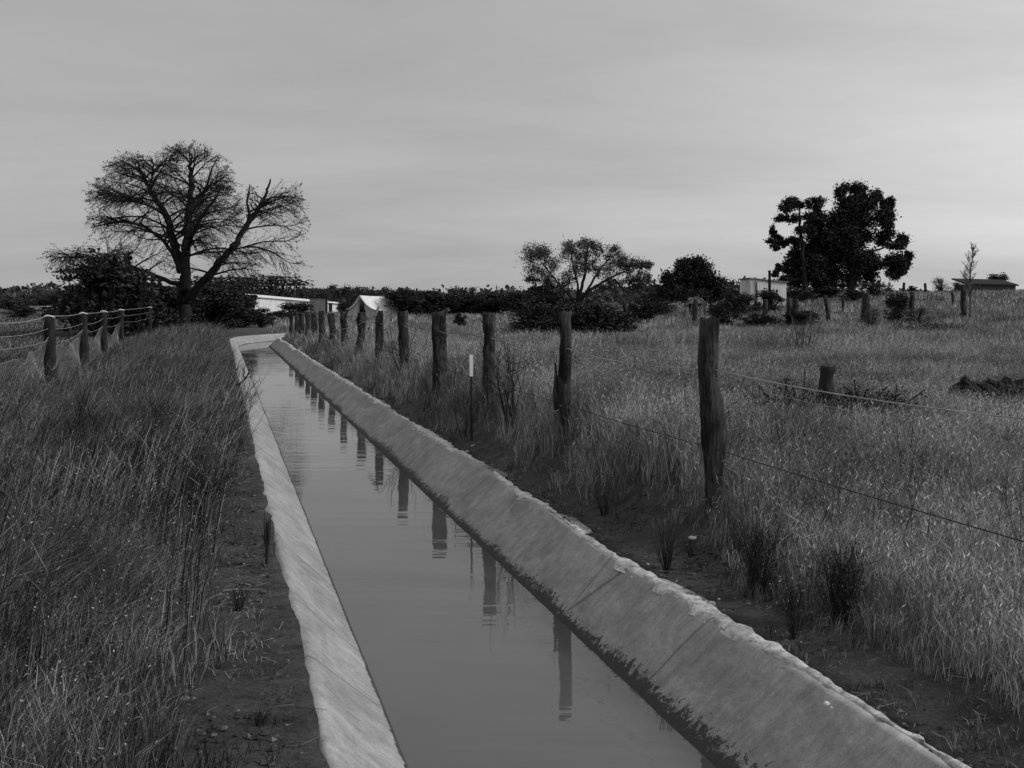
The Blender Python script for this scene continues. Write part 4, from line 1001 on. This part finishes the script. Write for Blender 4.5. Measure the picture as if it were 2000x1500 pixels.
# ridge tent
Yt = 84.0; apex = P(702, 577, Yt); lft = P(676, 606, Yt+.2); rgt = P(733, 606, Yt-.4); ax = np.array([.62, .78, 0]); ax /= np.linalg.norm(ax)
Lt = 3.5; o_ = np.array([apex[0], apex[1], GZ]); tent = empty('ridge_tent', o_, 'white canvas ridge tent with sagging roof and open front flap', 'tent')
def roof_side(lo, sag, wide):
    g = MB(); n1, n2 = 12, 9; V = []
    for a in range(n1+1):
        s_ = a/n1; rid = apex+ax*Lt*s_-(0, 0, .06*math.sin(math.pi*s_)); ev = lo+ax*Lt*s_+(0, 0, .05*math.cos(s_*9))
        for b2_ in range(n2+1):
            t_ = b2_/n2; q_ = rid+(ev-rid)*t_; q_ = q_-np.array([0, 0, sag*math.sin(math.pi*t_)**.9]); V.append(q_)
    i = np.arange(n1)[:, None]*(n2+1); j = np.arange(n2)[None]
    g.add(V, None, np.stack([i+j, i+j+1, i+n2+1+j+1, i+n2+1+j], -1).reshape(-1, 4)); return g
g = roof_side(lft, .22, 1); g2 = roof_side(rgt, .22, 1)
for q_ in (g, g2):
    pass
g.add(np.vstack(g2.v), None, np.vstack(g2.f[4]))
rf = g.build('roof', M['canvas'], tent, o_, smooth=True); sm = rf.modifiers.new('thick', 'SOLIDIFY'); sm.thickness = .03
g = MB()        # front wall: two flaps, set back, leaving a dark opening
fr = ax*.25
def fp(t_, side): 
    lo = lft if side < 0 else rgt; q_ = apex+(lo-apex)*t_; q_ = q_-np.array([0, 0, .22*math.sin(math.pi*t_)**.9+.04]); return q_+fr
for side in (-1, 1):
    tp = [fp(t_, side) for t_ in np.linspace(.04, .97, 9)]; cx_ = (lft+rgt)/2+fr; V = []
    for kq, q_ in enumerate(tp):
        inner = np.array([apex[0]+fr[0]+side*(.05+.30*(kq/8)*1.0), q_[1], max(GZ, q_[2])]); V.append(q_); V.append(np.array([q_[0], q_[1], GZ-.02]))
    idx = [[2*k, 2*k+1, 2*k+3, 2*k+2] for k in range(1, 8)]
    g.add(V, None, idx)
fw = g.build('front_wall', M['canvas_side'], tent, o_); fw.modifiers.new('thick', 'SOLIDIFY').thickness = .02
g = MB(); bx = (lft+rgt)/2
for (lo) in (lft, rgt):
    a = lo+ax*.25-(0, 0, .05); b2_ = lo+ax*(Lt-.2)-(0, 0, .05); g.add([a, b2_, (b2_[0], b2_[1], GZ), (a[0], a[1], GZ)], None, [[0, 1, 2, 3]])
g.build('side_wall', M['canvas_side'], tent, o_).modifiers.new('thick', 'SOLIDIFY').thickness = .02
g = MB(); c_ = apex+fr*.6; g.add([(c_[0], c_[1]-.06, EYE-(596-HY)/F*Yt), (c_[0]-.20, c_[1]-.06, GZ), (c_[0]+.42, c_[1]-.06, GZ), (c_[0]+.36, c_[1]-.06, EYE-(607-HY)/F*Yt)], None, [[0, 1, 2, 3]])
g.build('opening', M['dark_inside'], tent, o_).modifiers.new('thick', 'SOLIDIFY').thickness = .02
for e_ in (apex, apex+ax*Lt):
    g = MB(); g.tube([(e_[0], e_[1], GZ-.1), e_+(0, 0, .08)], .03, 6); g.build('pole', M['bark_grey'], tent, o_)
# far left tents
def small_tent(u, vt, w, Y, label):
    c_ = G(u, Y); h = EYE-(vt-HY)/F*Y-c_[2]; wd = w/F*Y; rt = empty('small_tent', c_, label, 'tent', None); g = MB()
    l_ = 3.0
    V = [c_+(-wd/2, 0, .9), c_+(0, 0, h), c_+(wd/2, 0, .9), c_+(-wd/2+1, l_, .9), c_+(1, l_, h), c_+(wd/2+1, l_, .9)]
    g.add(V, None, [[0, 1, 4, 3], [1, 2, 5, 4]]); g.build('roof', M['canvas'], rt, c_).modifiers.new('t', 'SOLIDIFY').thickness = .03
    g = MB(); V = [c_+(-wd/2+.1, .1, 0), c_+(wd/2-.1, .1, 0), c_+(wd/2-.1, .1, .88), c_+(0, .1, h-.1), c_+(-wd/2+.1, .1, .88)]
    g.add(V, [[0, 1, 2], [0, 2, 4], [4, 2, 3]]); g.build('front_wall', M['canvas_side'], rt, c_).modifiers.new('t', 'SOLIDIFY').thickness = .02
small_tent(70, 598, 26, 120, 'small pale tent half hidden by scrub at the far left')
small_tent(168, 602, 22, 96, 'small white tent left of the bushes under the pine')
small_tent(197, 601, 20, 96, 'white tent half hidden under the left edge of the bushes')
plant('bush_b', 45, 598, 625, 60, 'low bush in front of the far left tent', Y=90)
plant('bush_a', 110, 602, 625, 60, 'low dark bush between the two groups of small tents', Y=88)
plant('bush_b', 180, 604, 625, 20, 'little dark bush between the two small white tents', Y=90)

# shed on the rise
Ys = 78.0; z0 = float(T((1490-CX)/F*Ys, Ys))-.15
lc, fc, rc = P(1445, 546, Ys+2.2), P(1466, 543, Ys), P(1536, 551, Ys+.6)
o_ = np.array([fc[0], fc[1], z0+.15]); shd = empty('iron_shed', o_, 'pale flat-roofed iron shed with a stovepipe, left of the conifers', 'shed')
g = MB(); wall_quad(g, lc[:2], fc[:2], z0, lc[2]-.06, fc[2]-.06, .05); wall_quad(g, fc[:2]+(0.003, 0), rc[:2], z0, fc[2]-.06, rc[2]-.06, .05)
bk = rc[:2]+np.array([-.6, 2.4]); wall_quad(g, rc[:2], bk, z0, rc[2]-.06, rc[2]-.1, .05); wall_quad(g, bk, lc[:2], z0, rc[2]-.1, lc[2]-.1, .05)
g.build('wall', M['iron_wall'], shd, o_)
g = MB(); slab(g, [fc+(-.1, -.12, .03), rc+(.12, -.12, .03), np.r_[bk+(.1, .1), rc[2]+.05], lc+(-.12, .1, .06)], .07); g.build('roof', M['grey_board'], shd, o_)
g = MB(); q_ = P(1503, 530, Ys-.2); g.tube([(q_[0], q_[1], z0+.3), (q_[0], q_[1], q_[2])], .09, 10); g.tube([(q_[0], q_[1], q_[2]), (q_[0], q_[1], q_[2]+.06)], .12, 10); g.build('stovepipe', M['dark_inside'], shd, o_)
g = MB(); wz = z0+1.0; m_ = (fc+rc)/2; g.box((m_[0]-.9, m_[1]-.25, z0+1.0), (.06, .06, 2.0)); g.build('door_post', M['bark'], shd, o_)
c_ = P(1455, 600, Ys-.6); g = MB()
# roof at right edge
Yr = 86.0; a, b2 = P(1888, 545, Yr), P(1990, 556, Yr); zr = float(T(a[0], Yr))-.1
o_ = np.array([a[0], Yr, zr+.1]); rr_ = empty('low_shack', o_, 'dark low shack roof at the far right edge behind the sapling', 'shack')
g = MB(); slab(g, [(a[0], a[1], b2[2]+.1), b2, b2+(0, 3, .45), (a[0], a[1]+3, b2[2]+.55)], .10); g.build('roof', M['bark'], rr_, o_)
g = MB(); g.box(((a[0]+b2[0])/2, Yr+1.5, (zr+a[2]-.42)/2), (b2[0]-a[0]-.3, 2.6, a[2]-.42-zr)); g.build('wall', M['bark_grey'], rr_, o_)
# rough frame lean-to behind fence
b_ = GB(1340, 622); Y_ = b_[1]; ln_ = empty('pole_frame', b_, 'rickety frame of leaning poles in front of the round tree', 'frame')
g = MB()
for (u0, v0, u1, v1) in ((1336, 620, 1338, 590), (1345, 622, 1352, 592), (1336, 592, 1360, 580), (1360, 580, 1378, 592), (1376, 622, 1376, 592), (1350, 625, 1368, 600)):
    g = MB(); g.tube([P(u0, v0, Y_), P((u0+u1)/2+1, (v0+v1)/2, Y_-.1), P(u1, v1, Y_)], .06, 5)
    g.build('pole', M['bark_grey'], ln_, b_)
g = MB(); slab(g, [P(1340, 592, Y_-.2), P(1376, 592, Y_-.2), P(1372, 582, Y_+1.5), P(1346, 581, Y_+1.5)], .05); g.build('roof_sheet', M['bark_grey'], ln_, b_)

# ------------------------------------------------------------------ stumps, logs, brush, stones, loose plants
def stump(base, prof, seed, label):
    rt = empty('tree_stump', base, label, 'stump'); post_mesh(base-(0, 0, .05), prof, .09, seed, 12, 3).build('trunk', M['bark'], rt, base, smooth=True); return rt
b_ = GB(1612, 838); k = b_[1]/F
rt = stump(b_, [(0, -.02, .14), (.10, 0, .115), (.2, 0, .085), (.32, .01, .062), (.45, .02, .05), (.55, .03, .056), (120*k+.05, .03, .05)], 91, 'charred upright stump with sprawling dead roots in the paddock')
g = MB()
for a in range(46):
    az = rng.choice([0.1, 3.0])+rng.normal()*.5; ln = rng.uniform(.15, .55); e_ = b_+np.array([math.cos(az)*ln, math.sin(az)*ln*.7-.12, rng.uniform(.03, .17)])
    g.tube([b_+(0, 0, .05), (b_+e_)/2+rng.normal(size=3)*.05+(0, 0, .10), e_], [.04, .03, .012], 5, wob=.3)
    for _ in range(4): f_ = e_+rng.normal(size=3)*.10+(0, 0, .05); g.tube([(b_+e_)/2+rng.normal(size=3)*.03+(0, 0, .05), e_+rng.normal(size=3)*.03, f_], [.012, .009, .004], 4)
g.build('dead_roots', M['bark'], rt, b_)
lf_ = MB(); C_ = b_+np.vstack([rng.normal(size=(700, 3))*(.13, .08, .06)+(sx, -.22, .18) for sx in (-.36, .34)]); lf_.leaves(C_, .016, .5); lf_.build('dead_leaves', M['leaf_dark'], rt, b_)
b_ = GB(1892, 815)+np.array([0, 0, .20])
rt = empty('fallen_log', b_, 'broken dark log lying in the grass at the right edge', 'log'); g = MB()
k = b_[1]/F; limb(g, [b_+(.95, .25, .0), b_+(.5, .15, .06), b_+(.1, .05, .08), b_+(-.12, 0, .08), b_+(-.32, -.02, .0)], .16, .02, 10, 5, .5)
limb(g, [b_+(.15, .03, .05), b_+(-.02, 0, .14), b_+(-.06, 0, .23)], .09, .035, 8, 4, .5); limb(g, [b_+(.45, .1, .05), b_+(.30, .05, .16), b_+(.22, 0, .20)], .07, .02, 7, 4, .5)
g.tube([b_+(-.1, 0, .1), b_+(-.3, -.1, .06), b_+(-.5, -.1, .05)], [.02, .015, .006], 5); g.build('trunk', M['bark'], rt, b_)
def brush(u, v, w, h, n, label, m=M['bark_grey']):
    b_ = GB(u, v); s_ = b_[1]/F; rt = empty('brush_heap', b_, label, 'brushwood'); g = MB()
    for _ in range(n):
        a = b_+np.array([rng.normal()*w*s_*.25, rng.normal()*w*s_*.25, rng.random()*h*s_*.5]); d_ = rng.normal(size=3)*np.array([1, 1, .35]); d_ /= np.linalg.norm(d_); ln = w*s_*rng.uniform(.2, .45)
        c1_ = a+d_*ln*.5+rng.normal(size=3)*ln*.12; e_ = a+d_*ln+(0, 0, abs(rng.normal())*h*s_*.3)
        for q_ in (c1_, e_): q_[2] = max(q_[2], b_[2]+.02)
        g.tube([a, c1_, e_], [rng.uniform(.015, .05), .02, .006], 5)
    g.build('branches', m, rt, b_); fo = MB(); C_ = b_+rng.normal(size=(500, 3))*np.array([w*s_*.28, w*s_*.28, h*s_*.22])+(0, 0, h*s_*.25); C_[:, 2] = np.maximum(C_[:, 2], b_[2]); fo.leaves(C_, .05, .5); fo.build('dead_leaves', M['leaf_mid'], rt, b_)
brush(1800, 652, 95, 34, 40, 'heap of dead branches in the grass right of the upright dark bush')
brush(1862, 652, 70, 24, 26, 'smaller heap of dead branches near the foot of the bare sapling')
brush(1600, 626, 40, 14, 14, 'scatter of fallen sticks in the grass below the thin conifer')
b_ = GB(1568, 700); bare_shrub('dead_shrub', 'spray of bare dead stems standing in the paddock right of the near post', b_, .95, .5, 16, .012, M['bark_grey'])
b_ = GB(1000, 830); bare_shrub('dry_weed', 'thin dark branching weed between the second and third fence posts', b_, .85, .42, 9, .006, M['dark_stem'], 'weed', sub=5)
b_ = GB(790, 735); bare_shrub('dry_weed', 'thin dark weed stalks in front of the fifth fence post', b_, .8, .4, 9, .007, M['dark_stem'], 'weed', sub=4)
b_ = GB(521, 1106); bare_shrub('charred_tuft', 'stiff upright charred tuft on the bare left bank beside the channel', b_, .26, .035, 26, .0042, M['dark_stem'], 'tuft', sub=1)
b_ = GB(1303, 1118); bare_shrub('charred_tuft', 'upright charred tuft on the bare right bank below the near post', b_, .27, .07, 16, .0032, M['dark_stem'], 'tuft', sub=2)
b_ = GB(1180, 1010); bare_shrub('charred_tuft', 'short dark tuft on the right bank between the near posts', b_, .2, .08, 14, .003, M['dark_stem'], 'tuft', sub=2)
b_ = GB(466, 1196); bare_shrub('dry_weed', 'small weed seedling on the bare left bank beside the weeds', b_, .11, .06, 16, .0025, M['dark_stem'], 'weed', sub=2, leaf=(60, .006, M['weeds']))
b_ = GB(508, 1418); bare_shrub('dry_weed', 'tiny twisted weed on the bare left bank nearest the camera', b_, .05, .05, 10, .003, M['dark_stem'], 'weed', sub=2)
b_ = GB(1350, 1090); bare_shrub('dry_weed', 'small leafy weed beside the charred tuft on the right bank', b_, .08, .06, 14, .002, M['dark_stem'], 'weed', sub=2, leaf=(60, .006, M['weeds']))
b_ = GB(905, 860); bare_shrub('dry_weed', 'dark leaning weed stalk beside the marker stake', b_, .45, .12, 4, .004, M['dark_stem'], 'weed', sub=3)
b_ = GB(128, 930); bare_shrub('dark_weed', 'dark woody weed standing in the left weeds', b_+(0, 0, .1), .62, .10, 8, .009, M['dark_stem'], 'weed', lean=(.16, 0), sub=3)
b_ = GB(1480, 1160); bare_shrub('dark_weed', 'dark twiggy weed at the edge of the right grass', b_, .34, .16, 60, .0022, M['dark_stem'], 'weed', sub=4, leaf=(500, .007, M['leaf_mid']))
b_ = GB(1640, 1215); bare_shrub('dark_weed', 'broad dark twiggy weed in the right foreground grass', b_, .34, .16, 60, .0022, M['dark_stem'], 'weed', sub=4, leaf=(500, .007, M['leaf_mid']))
b_ = GB(1550, 1250); bare_shrub('dark_weed', 'wispy weed on the bare earth before the right foreground grass', b_, .26, .09, 24, .002, M['dark_stem'], 'weed', sub=3, leaf=(160, .007, M['weeds']))
b_ = GB(235, 1010); bare_shrub('dark_weed', 'dark bushy clump among the left weeds', b_, .55, .22, 70, .003, M['dark_stem'], 'weed', lean=(.12, 0), sub=4, leaf=(700, .009, M['leaf_mid']))
b_ = GB(365, 1060); bare_shrub('dark_weed', 'dark bushy weed at the right edge of the left weeds', b_, .5, .2, 80, .003, M['dark_stem'], 'weed', lean=(.1, 0), sub=4, leaf=(700, .009, M['leaf_mid']))
b_ = GB(105, 1430); bare_shrub('dry_stalks', 'pale dry stalks fanning up in the left foreground', b_, .22, .07, 5, .0028, M['pale_stem'], 'weed', sub=1)
# dead branch reaching over the channel
b_ = GB(440, 752); Y_ = b_[1]
rt = empty('dead_branch', b_, 'crooked bare twig reaching out over the left side of the channel', 'branch'); g = MB()
g.tube([b_+(0, 0, .04), P(455, 751, Y_), P(467, 751, Y_), P(475, 744, Y_), P(484, 732, Y_), P(488, 722, Y_)], [.03, .026, .024, .018, .012, .006], 6, wob=.3)
for (u0, v0, u1, v1) in ((475, 744, 478, 724), (478, 740, 474, 718), (484, 732, 496, 722), (480, 738, 494, 734), (486, 727, 482, 712), (488, 722, 492, 708), (478, 730, 470, 712), (490, 726, 500, 712)):
    g.tube([P(u0, v0, Y_), P((u0+u1)/2+random.uniform(-2, 2), (v0+v1)/2, Y_+random.uniform(-.1, .1)), P(u1, v1, Y_+random.uniform(-.1, .1))], [.008, .006, .003], 4)
g.build('branch', M['bark'], rt, b_)
def stone(u, v, w, h, label, m=M['stone']):
    b_ = GB(u, v); s_ = b_[1]/F; g = MB(); n1, n2 = 9, 6; V = []
    for a in range(n2+1):
        ph = math.pi*a/n2
        for k in range(n1):
            th = 2*math.pi*k/n1; r_ = 1+.35*(rng.random()-.5) if 0 < a < n2 else .9
            V.append(b_+np.array([math.cos(th)*math.sin(ph)*w*s_/2*r_, math.sin(th)*math.sin(ph)*w*s_*.4*r_, (math.cos(ph)*.5+.35)*h*s_*r_]))
    q_ = [[a*n1+k, a*n1+(k+1) % n1, (a+1)*n1+(k+1) % n1, (a+1)*n1+k] for a in range(n2) for k in range(n1)]
    g.add(V, None, q_); tag(g.build('stone', m, None, b_), label, 'stone')
stone(1355, 1056, 20, 9, 'pale flat stone on the right bank near the foot of the near post')
stone(1391, 1182, 15, 8, 'small white stone on the bare right bank')
stone(1404, 1172, 5, 4, 'tiny white pebble behind the small white stone')
stone(1459, 1242, 6, 5, 'little round pebble by the channel rim at right')
stone(1565, 1256, 6, 4, 'tiny pebble at the foot of the wispy weed')
stone(1614, 1378, 14, 9, 'lump of broken mortar on the right rim in the foreground')
stone(1624, 1386, 6, 5, 'crumb of mortar beside the broken lump on the rim')
stone(1265, 1105, 7, 4, 'tiny pale stone left of the charred tuft on the right bank')
stone(924, 874, 9, 6, 'white pebble at the foot of the marker stake')
stone(912, 884, 8, 5, 'pale pebble in front of the marker stake')
stone(945, 905, 6, 4, 'tiny pebble on the bank below the marker stake')
stone(1803, 660, 11, 10, 'white stone in front of the heap of dead branches')
stone(100, 1462, 40, 26, 'larger pale stone among the left foreground weeds')
stone(142, 1458, 34, 24, 'rounded pale stone right of the larger one in the left foreground')
